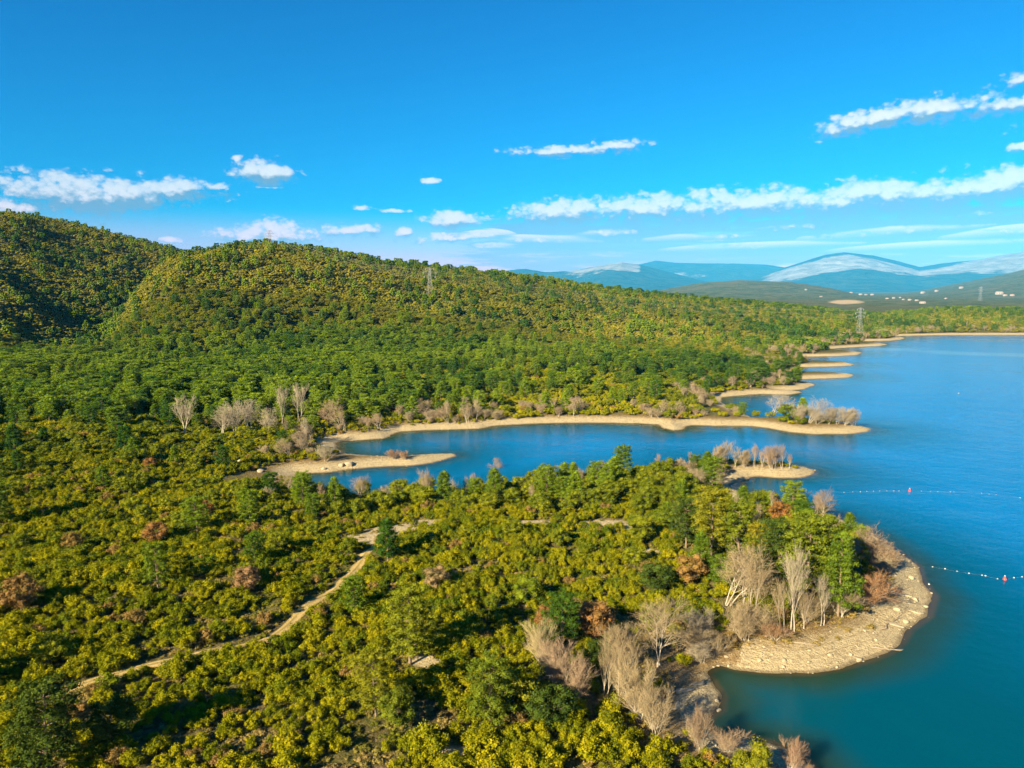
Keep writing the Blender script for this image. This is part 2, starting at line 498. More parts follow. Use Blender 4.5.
def make_bare(seed, style, lo=False):
    """leafless tree of unit size, 10 m tall; style: round, poplar or bush"""
    rng = np.random.default_rng(seed); t, b = MB(), MB()
    up = {'round': .12, 'poplar': .45, 'bush': .25}[style]
    ang = {'round': .75, 'poplar': .42, 'bush': .5}[style]
    fat = 1.5 if lo else 1.0

    def rot(d, a):
        o = np.cross(d, rng.normal(0, 1, 3)); o /= np.linalg.norm(o) + 1e-9
        v = d * math.cos(a) + o * math.sin(a); v[2] += up * .5
        return v / np.linalg.norm(v)

    def grow(p, d, L, r, depth):
        n = 5 if depth == 0 else (4 if depth == 1 else 3)
        for i in range(n):
            d = d + rng.normal(0, .10, 3) + np.array([0, 0, up * .16]); d /= np.linalg.norm(d)
            q = p + d * L / n
            r1 = r * (1 - .8 * i / n); r2 = r * (1 - .8 * (i + 1) / n)
            (t if depth == 0 else b).tube(p, q, max(r1, .012) * (fat if depth else 1), max(r2, .010) * (fat if depth else 1), 6 if depth == 0 else (4 if depth == 1 else 3), .35 if depth < 2 else .6)
            p = q
            if depth < 2 and (i >= 1 or (style == 'bush' and depth == 0)):
                for k in range((3 if depth == 0 else 2) + (1 if depth == 0 and not lo else 0)):
                    grow(p, rot(d, ang * rng.uniform(.7, 1.3)), L * rng.uniform(.38, .62) * (1 - .08 * i), r2 * .45 + .008, depth + 1)
            elif depth == 2:
                for k in range(3):
                    e = rot(d, .5 * rng.uniform(.6, 1.5)); l = L * rng.uniform(.4, 1.0)
                    b.tube(p, p + e * l, .010 * fat, 0, 3, rng.uniform(.6, 1))
    stems = {'round': 3, 'poplar': 2, 'bush': 6}[style]
    for s in range(stems):
        d = np.array([rng.normal(0, .28), rng.normal(0, .28), 1.0]) * np.array([1, 1, 1.0]) if style != 'poplar' else np.array([rng.normal(0, .07), rng.normal(0, .07), 1.0])
        L = {'round': 5.6, 'poplar': 7.4, 'bush': 5.2}[style]
        p = np.array([rng.normal(0, .25), rng.normal(0, .25), -.4]) if stems > 1 else np.array([0, 0, -.5])
        grow(p, d / np.linalg.norm(d), L, {'round': .085, 'poplar': .12, 'bush': .06}[style], 0)
    zmax = max(v[:, 2].max() for v in b.v)
    for m in (t, b):
        m.v = [v * (10.0 / zmax) for v in m.v]
    return t.mesh('trunk', MAT['pale_bark']), b.mesh('branches', MAT['twig'])


def make_dead_oak(seed):
    t, c = make_oak(seed)
    c.materials.clear(); c.materials.append(MAT['leaf'])
    return t, c


def make_tuft(seed):
    rng = np.random.default_rng(seed); mb = MB()
    for i in range(3):
        c = (rng.normal(0, .28), rng.normal(0, .28), .12)
        clump(mb, rng, c, rng.uniform(.2, .34), 60, .07, rng.uniform(.2, .8), .8, .7)
    return mb.mesh('tuft', MAT['leaf'])


def make_rock(seed):
    rng = np.random.default_rng(seed); mb = MB(); v, f = ICO2
    v = v * np.array([1, rng.uniform(.6, .9), rng.uniform(.45, .75)])
    for k in range(5):
        n = rng.normal(0, 1, 3); n /= np.linalg.norm(n); h = v @ n; lim = rng.uniform(.35, .7)
        v = v - np.maximum(h - lim, 0)[:, None] * n
    v = v * (1 + .06 * rng.normal(0, 1, (len(v), 1)))
    mb.add(v, f, .5)
    return mb.mesh('rock', MAT['rock'])


# ------------------------------------------------------------------ materials
MAT = {}


def leaf_mat():
    m, nt, out = new_mat('foliage')
    tint = attr(nt, 'tint', 'INSTANCER', 'Color')
    lv = Ex(nt, attr(nt, 'lv'))
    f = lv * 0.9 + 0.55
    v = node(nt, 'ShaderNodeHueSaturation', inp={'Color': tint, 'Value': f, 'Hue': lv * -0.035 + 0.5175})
    d = node(nt, 'ShaderNodeBsdfDiffuse', inp={'Color': v.outputs[0]})
    tr = node(nt, 'ShaderNodeBsdfTranslucent', inp={'Color': mixc(nt, 1.0, v.outputs[0], (1.0, 1.1, .55), 'MULTIPLY')})
    mx = node(nt, 'ShaderNodeMixShader', inp={0: 0.25, 1: d.outputs[0], 2: tr.outputs[0]})
    nt.links.new(mx.outputs[0], out.inputs[0])
    return m


def twig_mat():
    m, nt, out = new_mat('bare_twigs')
    tint = attr(nt, 'tint', 'INSTANCER', 'Color')
    lv = Ex(nt, attr(nt, 'lv'))
    c = mixc(nt, lv.step(.3, .6), (.37, .31, .215), tint)
    d = node(nt, 'ShaderNodeBsdfDiffuse', inp={'Color': c})
    nt.links.new(d.outputs[0], out.inputs[0])
    return m


def ground_mat():
    m, nt, out = new_mat('ground')
    P = wpos(nt)
    sh = Ex(nt, attr(nt, 'shore')); hillt = Ex(nt, attr(nt, 'wooded')); clr = Ex(nt, attr(nt, 'bare'))
    n1 = noise_tex(nt, .11, 5, .6, P); n2 = noise_tex(nt, .9, 5, .65, P); n3 = noise_tex(nt, 5.0, 4, .7, P)
    soil = mixc(nt, n2.step(.35, .68), (.085, .065, .022), (.20, .15, .06))
    scrub = mixc(nt, n2.step(.3, .7), (.065, .07, .012), (.15, .13, .025))
    g = mixc(nt, (n1 + n2 * .5).step(.62, .88), scrub, soil)
    litter = mixc(nt, n3.step(.35, .65), (.15, .085, .03), (.27, .185, .075))
    g = mixc(nt, (1.0 - (sh + (n2 - .5) * 6.0).step(9.0, 17.0)) * .75, g, litter)
    wood = mixc(nt, n2.step(.3, .7), (.045, .05, .010), (.11, .10, .02))
    g = mixc(nt, hillt, g, wood)
    sand = mixc(nt, n3.step(.3, .7), (.38, .295, .145), (.54, .44, .26))
    sand = mixc(nt, n2.step(.52, .66) * .5, sand, (.20, .135, .055))
    g = mixc(nt, clr, g, sand)
    g = mixc(nt, 1.0 - (sh + (n2 - .5) * 7.0).step(4.0, 10.0), g, sand)
    stones = node(nt, 'ShaderNodeTexVoronoi', inp={'Vector': P, 'Scale': 2.6})
    st = Ex(nt, stones.outputs['Distance'])
    g = mixc(nt, (1.0 - st.step(.12, .22)) * (1.0 - sh.step(7.0, 14.0)) * .6, g, (.50, .43, .31))
    lines = noise_tex(nt, 1.0, 3, .6, node(nt, 'ShaderNodeCombineXYZ', inp={0: sh * 1.6 + n2 * 1.4}).outputs[0])
    g = mixc(nt, lines.step(.50, .66) * (1.0 - sh.step(6.0, 10.0)) * .55, g, (.20, .145, .065))
    rub = noise_tex(nt, 1.7, 6, .75, P)
    g = mixc(nt, rub.step(.54, .64) * (1.0 - sh.step(5.0, 12.0)) * .55, g, (.17, .125, .06))
    g = mixc(nt, Ex(nt, attr(nt, 'litter')) * (n2 * 1.3 + .1), g, litter)
    wet = 1.0 - (sh + (n2 - .5) * 1.2).step(.15, .7)
    g = mixc(nt, wet * .75, g, (.14, .105, .055))
    g = mixc(nt, 1.0 - sh.step(-4.0, -.2), g, (.05, .075, .04))
    hgt = n3 * .6 + n2 + st * .4 + rub
    b = node(nt, 'ShaderNodeBump', inp={'Height': hgt, 'Strength': .95, 'Distance': .45})
    p = node(nt, 'ShaderNodeBsdfPrincipled', inp={'Base Color': g, 'Roughness': .95, 'Normal': b.outputs[0], 'Specular IOR Level': .15})
    nt.links.new(p.outputs[0], out.inputs[0])
    return m


def track_mat():
    m, nt, out = new_mat('track_dust')
    P = wpos(nt)
    n2 = noise_tex(nt, 1.1, 5, .65, P); n3 = noise_tex(nt, 7.0, 4, .7, P)
    g = mixc(nt, n2.step(.3, .7), (.38, .265, .085), (.52, .37, .14))
    g = mixc(nt, n3.step(.55, .72) * .6, g, (.16, .12, .04))
    ac = Ex(nt, attr(nt, 'across'))
    grass = ((1.0 - ac.step(.05, .34)) + ac.step(.62, .98)).min(1.0) * (n2 * 1.4 + n3 * .6 - .45).clamp()
    g = mixc(nt, grass, g, (.13, .125, .025))
    b = node(nt, 'ShaderNodeBump', inp={'Height': n3 + n2, 'Strength': .6, 'Distance': .2})
    p = node(nt, 'ShaderNodeBsdfPrincipled', inp={'Base Color': g, 'Roughness': .95, 'Normal': b.outputs[0], 'Specular IOR Level': .15})
    nt.links.new(p.outputs[0], out.inputs[0])
    return m


def hills_mat():
    m, nt, out = new_mat('far_woods')
    P = wpos(nt)
    n0 = noise_tex(nt, .0022, 5, .6, P); n1 = noise_tex(nt, .016, 6, .72, P); n2 = noise_tex(nt, .08, 3, .6, P)
    g = mixc(nt, n1.step(.35, .65), (.05, .075, .03), (.14, .145, .06))
    g = mixc(nt, n0.step(.5, .62) * .55, g, (.16, .13, .07))
    fields = n1 * .6 + n0 * .4
    g = mixc(nt, fields.step(.60, .66) * .6, g, (.26, .21, .11))
    g = mixc(nt, Ex(nt, attr(nt, 'bare')), g, (.50, .36, .20))
    b = node(nt, 'ShaderNodeBump', inp={'Height': n2 + n1 * 2.0, 'Strength': 1.0, 'Distance': 14.0})
    d = node(nt, 'ShaderNodeBsdfDiffuse', inp={'Color': g, 'Normal': b.outputs[0]})
    nt.links.new(d.outputs[0], out.inputs[0])
    return m


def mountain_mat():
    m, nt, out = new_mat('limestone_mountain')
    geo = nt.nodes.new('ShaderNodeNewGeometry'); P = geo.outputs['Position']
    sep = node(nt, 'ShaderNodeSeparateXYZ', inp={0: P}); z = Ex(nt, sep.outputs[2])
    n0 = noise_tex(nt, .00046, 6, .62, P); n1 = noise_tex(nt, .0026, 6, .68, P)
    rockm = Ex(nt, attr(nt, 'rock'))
    wood = mixc(nt, n1.step(.35, .65), (.015, .030, .018), (.04, .05, .025))  # wood tone, also used for the cloud shadow painted on the cap
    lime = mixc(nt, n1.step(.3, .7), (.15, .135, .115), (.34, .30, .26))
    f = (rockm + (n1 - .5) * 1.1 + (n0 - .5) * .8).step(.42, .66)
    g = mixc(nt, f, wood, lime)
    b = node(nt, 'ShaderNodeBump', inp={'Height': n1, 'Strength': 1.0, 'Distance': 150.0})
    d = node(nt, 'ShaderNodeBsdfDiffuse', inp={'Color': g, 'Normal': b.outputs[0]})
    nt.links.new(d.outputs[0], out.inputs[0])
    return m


def water_mat():
    m, nt, out = new_mat('lake_water')
    P = wpos(nt)
    dep = Ex(nt, attr(nt, 'depth'))
    n0 = noise_tex(nt, .012, 4, .55, P)
    n1 = noise_tex(nt, .35, 4, .6, P); n2 = noise_tex(nt, 1.6, 3, .6, P); n3 = noise_tex(nt, .06, 3, .5, P)
    deep = mixc(nt, (dep + (n0 - .5) * 14.0).step(-4.0, 46.0) * (1.0 - Ex(nt, attr(nt, 'low_reflect'))), WATER_A, WATER_B)  # blue tone carries reflected sky, held back where less sky reflects
    body = mixc(nt, 1.0 - (dep + (n3 - .5) * 4.0).step(1.0, 9.0), deep, (.012, .040, .026))
    body = mixc(nt, 1.0 - dep.step(.1, 1.6), body, (.06, .055, .026))
    sheltered = 1.0 - dep.step(4.0, 40.0)
    h = n3 * 1.6 + n1 * .55 + n2 * .12
    b = node(nt, 'ShaderNodeBump', inp={'Height': h, 'Strength': .85 - sheltered * .35, 'Distance': .4})
    cloud_sheen = Ex(nt, attr(nt, 'cloud_sheen'))
    p = node(nt, 'ShaderNodeBsdfPrincipled', inp={'Base Color': body, 'Roughness': n0 * .20 + .03, 'IOR': 1.33, 'Specular IOR Level': .16, 'Normal': b.outputs[0], 'Subsurface Weight': 1.0, 'Subsurface Scale': 7.0, 'Subsurface Radius': (.5, 1.0, 1.0)})
    p.subsurface_method = 'BURLEY'
    body2 = mixc(nt, cloud_sheen, body, (.10, .26, .38)); nt.links.new(body2, p.inputs['Base Color'])  # reflected cloud painted into the base colour
    nt.links.new(p.outputs[0], out.inputs[0])
    return m


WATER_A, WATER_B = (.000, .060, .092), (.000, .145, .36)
MAT['leaf'] = leaf_mat()
MAT['twig'] = twig_mat()
MAT['bark'] = simple_mat('oak_bark', (.10, .075, .05), .9, .35, 4)
MAT['pine_bark'] = simple_mat('pine_bark', (.20, .14, .09), .9, .35, 4)
MAT['pale_bark'] = simple_mat('pale_bark', (.40, .34, .25), .85, .25, 3)
MAT['rock'] = simple_mat('limestone', (.33, .27, .165), .9, .3, 2.2, bump=.5)
MAT['log'] = simple_mat('driftwood', (.30, .235, .15), .85, .25, 6)
MAT['ground'] = ground_mat()
MAT['track'] = track_mat()
MAT['hills'] = hills_mat()
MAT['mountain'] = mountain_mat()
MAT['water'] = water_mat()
MAT['steel'] = simple_mat('galvanised_steel', (.24, .25, .25), .6, .1, 1)
MAT['cable'] = simple_mat('aluminium_cable', (.25, .26, .28), .6)
MAT['insulator'] = simple_mat('insulator_glass', (.30, .36, .34), .3)
MAT['buoy_white'] = simple_mat('white_plastic', (.55, .55, .52), .4, .06, 6)
MAT['buoy_red'] = simple_mat('red_plastic', (.72, .07, .04), .4, .08, 6)
MAT['rope'] = simple_mat('pale_rope', (.20, .26, .27), .8)
MAT['wall'] = simple_mat('pale_render', (.30, .28, .25), .85, .1, .4)
MAT['roof'] = simple_mat('clay_tiles', (.38, .19, .11), .85, .2, .6)
MAT['window'] = simple_mat('window_glass', (.04, .05, .06), .2)


# ------------------------------------------------------------------ ground, hills, mountains
def polar_mesh(name, azs, rs, mat, kind='structure'):
    A, RR = np.meshgrid(azs, rs)
    x, y = RR * np.sin(A), RR * np.cos(A)
    z, d, t = terrain(x.ravel(), y.ravel(), True)
    n, k = len(rs), len(azs)
    V = np.stack([x.ravel(), y.ravel(), z], 1)
    i = np.arange(n * k).reshape(n, k)
    F = np.stack([i[:-1, :-1], i[:-1, 1:], i[1:, 1:], i[1:, :-1]], -1).reshape(-1, 4)
    return V, F, d, t


def grid_object(name, V, F, mat, attrs, keep=None):
    if keep is not None:
        F = F[keep]
        used = np.unique(F); remap = np.zeros(len(V), int); remap[used] = np.arange(len(used))
        V, F = V[used], remap[F]; attrs = {k: v[used] for k, v in attrs.items()}
    mb = MB(); mb.add(V, F); me = mb.mesh(name, mat, shade=True)
    for k, v in attrs.items():
        a = me.attributes.new(k, 'FLOAT', 'POINT'); a.data.foreach_set('value', np.asarray(v, np.float32))
    o = obj(name, me)
    return o


def inside(px, py, poly):
    q = np.zeros(np.shape(px), bool)
    for (ax, ay), (bx, by) in zip(poly, poly[1:] + poly[:1]):
        if ay != by: q ^= ((ay > py) != (by > py)) & (px < (bx - ax) * (py - ay) / (by - ay) + ax)
    return q


LITTER = [inside_pts for inside_pts in ([(600, 640), (745, 630), (742, 660), (728, 668), (704, 668), (700, 678), (676, 700), (690, 735), (600, 735)], [(735, 640), (800, 634), (850, 622), (890, 580), (860, 560), (740, 600)])]


def litter_mask(V):
    px, py, _ = project(V[:, 0], V[:, 1], V[:, 2])
    w = 5 * fbm(V[:, 0] / 3, V[:, 1] / 3, 3, 19)
    m = np.zeros(len(V))
    for q in LITTER: m = np.maximum(m, inside(np.nan_to_num(px) + w * 2, np.nan_to_num(py) + w, q))
    return m * (np.hypot(V[:, 0], V[:, 1]) < 260)


AZ = np.concatenate([np.linspace(R(-80), R(-42), 120)[:-1], np.linspace(R(-42), R(42), 820), np.linspace(R(42), R(80), 120)[1:]])
RG = np.exp(np.linspace(math.log(9), math.log(2300), 640))
V, F, d, t = polar_mesh('ground', AZ, RG, None)
far = np.hypot(V[:, 0], V[:, 1])
wooded = smooth(280, 420, far) * smooth(6, 16, d)
A_ = dict(shore=np.clip(d, -30, 80), wooded=wooded, bare=clearing(V[:, 0], V[:, 1]) * (far < 330), litter=litter_mask(V))
zf, df = V[F, 2].mean(1), d[F].mean(1)
isbed = df < -0.5
isshore = (~isbed) & (df < 6.5)
tag(grid_object('ground', V, F, MAT['ground'], A_, ~(isbed | isshore)), 'scrub covered slopes and plain round the lake', 'ground', kind='structure')
tag(grid_object('beach', V, F, MAT['ground'], A_, isshore), 'bare sandy and stony shore along the water', 'beach', kind='structure')
tag(grid_object('lake_bed', V, F, MAT['ground'], A_, isbed), 'bed of the lake under the water', 'lake bed', kind='structure')

AZF = np.linspace(R(-44), R(46), 760)
RH = np.exp(np.linspace(math.log(2300), math.log(16000), 260))
V, F, d, t = polar_mesh('hills', AZF, RH, None)
V[:760, 2] -= 1.0
_hx, _hy, _ = project(V[:, 0], V[:, 1], V[:, 2])
quarry = 1 - smooth(.8, 1.1, np.hypot((_hx - 846) / 17, (_hy - 302) / 2.2) + .3 * fbm(V[:, 0] / 40, V[:, 1] / 60, 3, 7))
tag(grid_object('hills', V, F, MAT['hills'], {'bare': quarry}), 'dark wooded hills dotted with pale houses beyond the far shore', 'hills', kind='structure')
RM = np.exp(np.linspace(math.log(16000), math.log(38000), 190))
V, F, d, t = polar_mesh('mountains', AZF, RM, None)
r_, a_ = np.hypot(V[:, 0], V[:, 1]), np.arctan2(V[:, 0], V[:, 1])
pc = 512 + 736 * np.tan(a_)
unshaded_rock = np.zeros(len(V))
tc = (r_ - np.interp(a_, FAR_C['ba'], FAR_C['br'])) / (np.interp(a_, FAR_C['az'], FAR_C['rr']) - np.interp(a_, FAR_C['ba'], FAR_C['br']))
unshaded_rock = np.maximum(unshaded_rock, smooth(.30, .5, tc) * (1 - smooth(.72, .84, tc) * (1 - smooth(930, 980, pc))) * smooth(740, 775, pc) * .8)  # limestone stops below the crest: cloud shadow painted as a dark cap
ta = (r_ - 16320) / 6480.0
unshaded_rock = np.maximum(unshaded_rock, smooth(.4, .7, ta) * smooth(545, 580, pc) * (1 - smooth(632, 650, pc)) * (r_ < 23000) * .8)
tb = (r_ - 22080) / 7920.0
unshaded_rock = np.maximum(unshaded_rock, smooth(.1, .3, tb) * (1 - smooth(.45, .6, tb)) * smooth(590, 640, pc) * (1 - smooth(680, 740, pc)) * .55)
tag(grid_object('mountains', V, F, MAT['mountain'], {'rock': unshaded_rock}), 'distant blue mountains with pale limestone faces', 'mountains', kind='structure')

# ------------------------------------------------------------------ lake
AW = np.linspace(R(-40), R(80), 380)
RW = np.exp(np.linspace(math.log(45), math.log(2300), 430))
A2, R2 = np.meshgrid(AW, RW)
x, y = (R2 * np.sin(A2)).ravel(), (R2 * np.cos(A2)).ravel()
d = shore_distance(x, y)
i = np.arange(len(x)).reshape(430, 380)
F = np.stack([i[:-1, :-1], i[:-1, 1:], i[1:, 1:], i[1:, :-1]], -1).reshape(-1, 4)
keep = d[F].min(1) < 12
pxx, pyy, _ = project(x, y, 0)
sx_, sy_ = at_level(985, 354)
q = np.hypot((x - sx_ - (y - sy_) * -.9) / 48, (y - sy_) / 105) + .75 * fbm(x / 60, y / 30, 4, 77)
cloud_sheen = (1 - smooth(.35, 1.0, q)) * .55  # pale streak: cloud reflection on still water, put into the colour
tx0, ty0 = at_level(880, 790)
low_reflect = 1 - smooth(.35, 1.25, np.hypot((x - tx0) / 75, (y - ty0) / 70) + .25 * fbm(x / 30, y / 30, 3, 78))  # painted teal patch where the steep view reflects less sky
tag(grid_object('lake_water', np.stack([x, y, 0 * x], 1), F, MAT['water'], dict(depth=np.clip(-d, -5, 200), cloud_sheen=cloud_sheen, low_reflect=low_reflect), keep),
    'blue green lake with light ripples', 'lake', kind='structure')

# ------------------------------------------------------------------ dirt track
s_ = np.linspace(0, len(TRACK) - 1, 260)
cx = np.interp(s_, np.arange(len(TRACK)), TRACK[:, 0]); cy = np.interp(s_, np.arange(len(TRACK)), TRACK[:, 1])
kk = np.ones(13) / 13
cx[6:-6], cy[6:-6] = np.convolve(cx, kk, 'valid'), np.convolve(cy, kk, 'valid')
tx, ty = np.gradient(cx), np.gradient(cy); tl = np.hypot(tx, ty); nx, ny = -ty / tl, tx / tl
rows = []
cols = np.linspace(-1, 1, 9)
ruts = .07 * np.exp(-((np.abs(cols) - .48) / .2) ** 2)
for c, rut in zip(cols, ruts):
    w = .85 + .75 * fbm(s_ / 9 + (c > 0) * 40, s_ * 0, 3, 12)
    w = w * np.clip((s_ / 2.0), .3, 1)
    xx, yy = cx + nx * w * c, cy + ny * w * c
    rows.append(np.stack([xx, yy, terrain(xx, yy) + .13 - rut - .09 * abs(c) ** 3], 1))
V = np.concatenate(rows); i = np.arange(len(V)).reshape(9, 260)
F = np.stack([i[:-1, :-1], i[1:, :-1], i[1:, 1:], i[:-1, 1:]], -1).reshape(-1, 4)
mb = MB(); mb.add(V, F); tm = mb.mesh('dirt_track', MAT['track'], True)
tm.attributes.new('across', 'FLOAT', 'POINT').data.foreach_set('value', np.repeat(np.abs(cols), 260).astype(np.float32))
tag(obj('dirt_track', tm), 'pale dirt track climbing through the scrub', 'track', kind='structure')
# ------------------------------------------------------------------ plants
HI, LO = 700.0, 700.0
PROTO = {
    'maquis_shrub': [[(None, make_shrub(100 + i)) for i in range(8)], [(None, make_shrub(140 + i, True)) for i in range(5)]],
    'holm_oak': [[make_oak(200 + i) for i in range(6)], [make_oak(240 + i, True) for i in range(5)]],
    'pine_tree': [[make_pine(300 + i, False, i % 3 == 2) for i in range(6)], [make_pine(340 + i, True, i % 3 == 2) for i in range(5)]],
    'bare_tree': [[make_bare(400 + i, 'round' if i % 2 else 'poplar') for i in range(6)], [make_bare(440 + i, 'round' if i % 2 else 'poplar', True) for i in range(4)]],
    'bare_bush': [[make_bare(500 + i, 'bush') for i in range(5)], [make_bare(540 + i, 'bush', True) for i in range(4)]],
    'withered_oak': [[make_dead_oak(600 + i) for i in range(3)], [make_oak(640 + i, True) for i in range(2)]],
}
UNIT_H = dict(maquis_shrub=2.1, holm_oak=5.9, pine_tree=11.2, bare_tree=10.0, bare_bush=10.0, withered_oak=5.9)
P_ = {k: [] for k in PROTO}      # rows: x, y, z, scale xy, scale z, rot, variant, r, g, b, hand id


def tint_of(kind, rng, n, x, y):
    u = rng.uniform(0, 1, n)[:, None]; w = (.7 * fbm(x / 40, y / 40, 3, 300) + .6 * fbm(x / 150, y / 150, 2, 310))[:, None]
    r = np.hypot(x, y)[:, None]
    lerp = lambda a, b, t: np.array(a) * (1 - t) + np.array(b) * t
    if kind == 'maquis_shrub':
        c = lerp((.090, .125, .006), (.275, .250, .006), np.clip(.58 + .40 * w + .95 * (u - .5), 0, 1))
        odd = rng.uniform(0, 1, n) < .035
        c[odd] = (.25, .16, .045)
    elif kind == 'holm_oak':
        c = lerp((.100, .135, .009), (.215, .220, .011), np.clip(.5 + .35 * w + .6 * (u - .5), 0, 1))
        hill = smooth(520, 760, r)
        c = c * (1 - hill) + hill * lerp((.110, .130, .014), (.255, .225, .022), np.clip(.5 + .6 * w + .55 * (u - .5), 0, 1))
    elif kind == 'pine_tree':
        c = lerp((.042, .095, .010), (.155, .215, .012), np.clip(.5 + .9 * w + .9 * (u - .5), 0, 1))
    elif kind == 'withered_oak':
        c = lerp((.30, .13, .035), (.38, .22, .08), u)
    else:
        c = lerp((.30, .24, .14), (.28, .20, .12), u)
    return c


def put(kind, x, y, h, rng, hand=-1, wide=1.0, tint=None, variant=None):
    x, y, h = np.atleast_1d(x).astype(float), np.atleast_1d(y).astype(float), np.atleast_1d(h).astype(float)
    n = len(x)
    if n == 0: return
    z = terrain(x, y)
    s = h / UNIT_H[kind]
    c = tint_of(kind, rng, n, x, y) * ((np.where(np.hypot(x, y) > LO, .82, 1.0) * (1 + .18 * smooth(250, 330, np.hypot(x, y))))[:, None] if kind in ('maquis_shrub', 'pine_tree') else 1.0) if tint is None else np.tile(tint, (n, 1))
    w = s * wide * rng.uniform(.88, 1.12, n)
    v = rng.integers(0, 1000, n) if variant is None else np.full(n, variant)
    P_[kind].append(np.column_stack([x, y, z, w, s, rng.uniform(0, 6.283, n), v, c, np.full(n, hand)]))


def hit(px, py):
    """where the line of sight through a pixel meets the ground"""
    dx, dy, dz = ray(px, py)
    t = np.exp(np.linspace(math.log(40), math.log(6500), 1100))
    z = CAM_H + dz * t - terrain(dx * t, dy * t)
    k = int(np.argmax(z < 0)) if (z < 0).any() else len(t) - 1
    a, b = t[max(k - 1, 0)], t[k]
    tt = np.linspace(a, b, 40)
    z = CAM_H + dz * tt - terrain(dx * tt, dy * tt)
    k = int(np.argmax(z < 0)) if (z < 0).any() else 39
    return float(dx * tt[k]), float(dy * tt[k])


HAND = []


def hand(kind, px, py, hpx, label, wide=1.0, tint=None, variant=None, group=None):
    x, y = hit(px, py)
    z = float(terrain(np.array([x]), np.array([y]))[0])
    depth = y * CP + (CAM_H - z) * SP
    h = hpx * depth / FPX / math.cos(math.atan2(CAM_H - z, math.hypot(x, y)) * .8)
    HAND.append((kind, label, group, x, y, h * .36 * wide))
    put(kind, x, y, h, RNG, len(HAND) - 1, wide, tint, variant)


RUST, TAN, PINK, GREY = (.27, .125, .035), (.30, .23, .125), (.29, .205, .125), (.32, .27, .18)
BRIGHT, DEEP = (.135, .165, .011), (.06, .09, .012)
# --- trees of the near headland, each read off the photograph
hand('bare_tree', 659, 666, 74, 'broad leafless tree with a round crown on the bank of the rocky cove', 1.15, TAN, 1)
hand('bare_tree', 792, 632, 92, 'tallest pale poplar with bare white trunk on the sandy headland', .8, GREY, 0)
hand('bare_tree', 783, 633, 58, 'leaning pale bare trunk beside the tallest poplar of the headland', .8, TAN, 2)
hand('bare_tree', 804, 629, 44, 'short leaning bare tree just beside the tallest poplar on the headland beach', .9, TAN, 4)
hand('bare_tree', 822, 626, 52, 'thin bare tree leaning towards the water below the headland pines', .9, GREY, 2)
hand('bare_tree', 768, 634, 40, 'small leafless tree at the back of the headland beach', 1.0, TAN, 3)
hand('bare_tree', 752, 620, 62, 'slim bare tree between the great forked tree and the tallest poplar', .9, TAN, 0)
hand('bare_tree', 725, 606, 72, 'great forked bare tree with many pale stems behind the cove', 1.1, TAN, 3)
hand('bare_tree', 744, 604, 66, 'upright tan bare tree beside the great forked tree', .9, TAN, 1)
hand('bare_tree', 823, 522, 37, 'grey bare tree standing against the water above the headland pines', .9, PINK, 1)
hand('bare_tree', 848, 531, 20, 'little thin bare tree at the water behind the headland', .8, PINK, 0)
hand('bare_tree', 872, 562, 46, 'pinkish bare tree on the shaded shore behind the headland', .95, PINK, 3)
hand('bare_bush', 889, 572, 24, 'low tangled bare bush on the shaded rim of the headland', 1.3, PINK, 1)
hand('bare_bush', 880, 566, 26, 'dark leafless bush under the pinkish bare tree', 1.2, PINK, 2)
hand('bare_bush', 858, 604, 40, 'spreading russet twiggy bush at the foot of the cone shaped pine', 1.6, (.30, .17, .08), 3)
hand('bare_bush', 842, 618, 34, 'tan leafless bush on the sand under the headland pines', 1.5, TAN, 0)
hand('bare_bush', 806, 622, 26, 'low bare thicket around the foot of the headland poplars', 1.8, TAN, 4)
hand('bare_bush', 775, 640, 20, 'low tan bush at the edge of the headland beach', 1.9, (.30, .18, .09), 2)
hand('bare_bush', 744, 640, 30, 'brownish bush on the bank between cove and headland beach', 1.5, TAN, 1)
hand('bare_bush', 700, 662, 24, 'grey dry bush beside the water at the head of the cove', 1.6, GREY, 1)
hand('bare_bush', 716, 656, 26, 'tan dry bush between the cove head and the forked tree', 1.5, TAN, 4)
hand('bare_bush', 690, 652, 28, 'dry brush inland of the cove head', 1.6, TAN, 2)
hand('bare_bush', 706, 640, 30, 'grey thicket below the orange brown headland oak', 1.5, GREY, 3)
hand('maquis_shrub', 726, 646, 14, 'green shrub alone on the bank by the headland beach', 1.4)
hand('maquis_shrub', 684, 664, 12, 'small green shrub at the edge of the cove bank', 1.4)
hand('bare_bush', 733, 632, 34, 'dry bush in the shade of the great forked tree', 1.5, TAN, 3)
hand('pine_tree', 806, 602, 84, 'tall bright green pine with a rounded crown on the headland', 1.25, BRIGHT, 0)
hand('pine_tree', 838, 616, 84, 'cone shaped bright green pine on the water side of the headland', 1.0, (.10, .15, .011), 2)
hand('pine_tree', 778, 586, 62, 'dark pine behind the poplars of the headland', 1.2, DEEP, 1)
hand('pine_tree', 822, 590, 70, 'bushy green pine between the two tall headland pines', 1.1, (.11, .15, .011), 3)
hand('pine_tree', 711, 556, 66, 'umbrella shaped yellow green pine on the neck of the headland', 1.2, (.20, .195, .012), 0)
hand('pine_tree', 738, 562, 58, 'bright green pine beside the umbrella shaped pine', 1.15, BRIGHT, 1)
hand('pine_tree', 686, 548, 48, 'dark green pine inland of the umbrella shaped pine', 1.3, DEEP, 3)
hand('pine_tree', 757, 570, 46, 'yellowing pine above the tops of the bare trees', 1.1, (.24, .215, .014), 4)
hand('withered_oak', 781, 528, 30, 'rusty brown oak at the water behind the headland pines', 1.2, RUST)
hand('withered_oak', 690, 585, 34, 'orange brown oak inland of the great forked tree', 1.1, (.28, .165, .045))
hand('withered_oak', 594, 640, 44, 'orange brown leaved oak on the slope above the cove', 1.0, (.28, .15, .05))
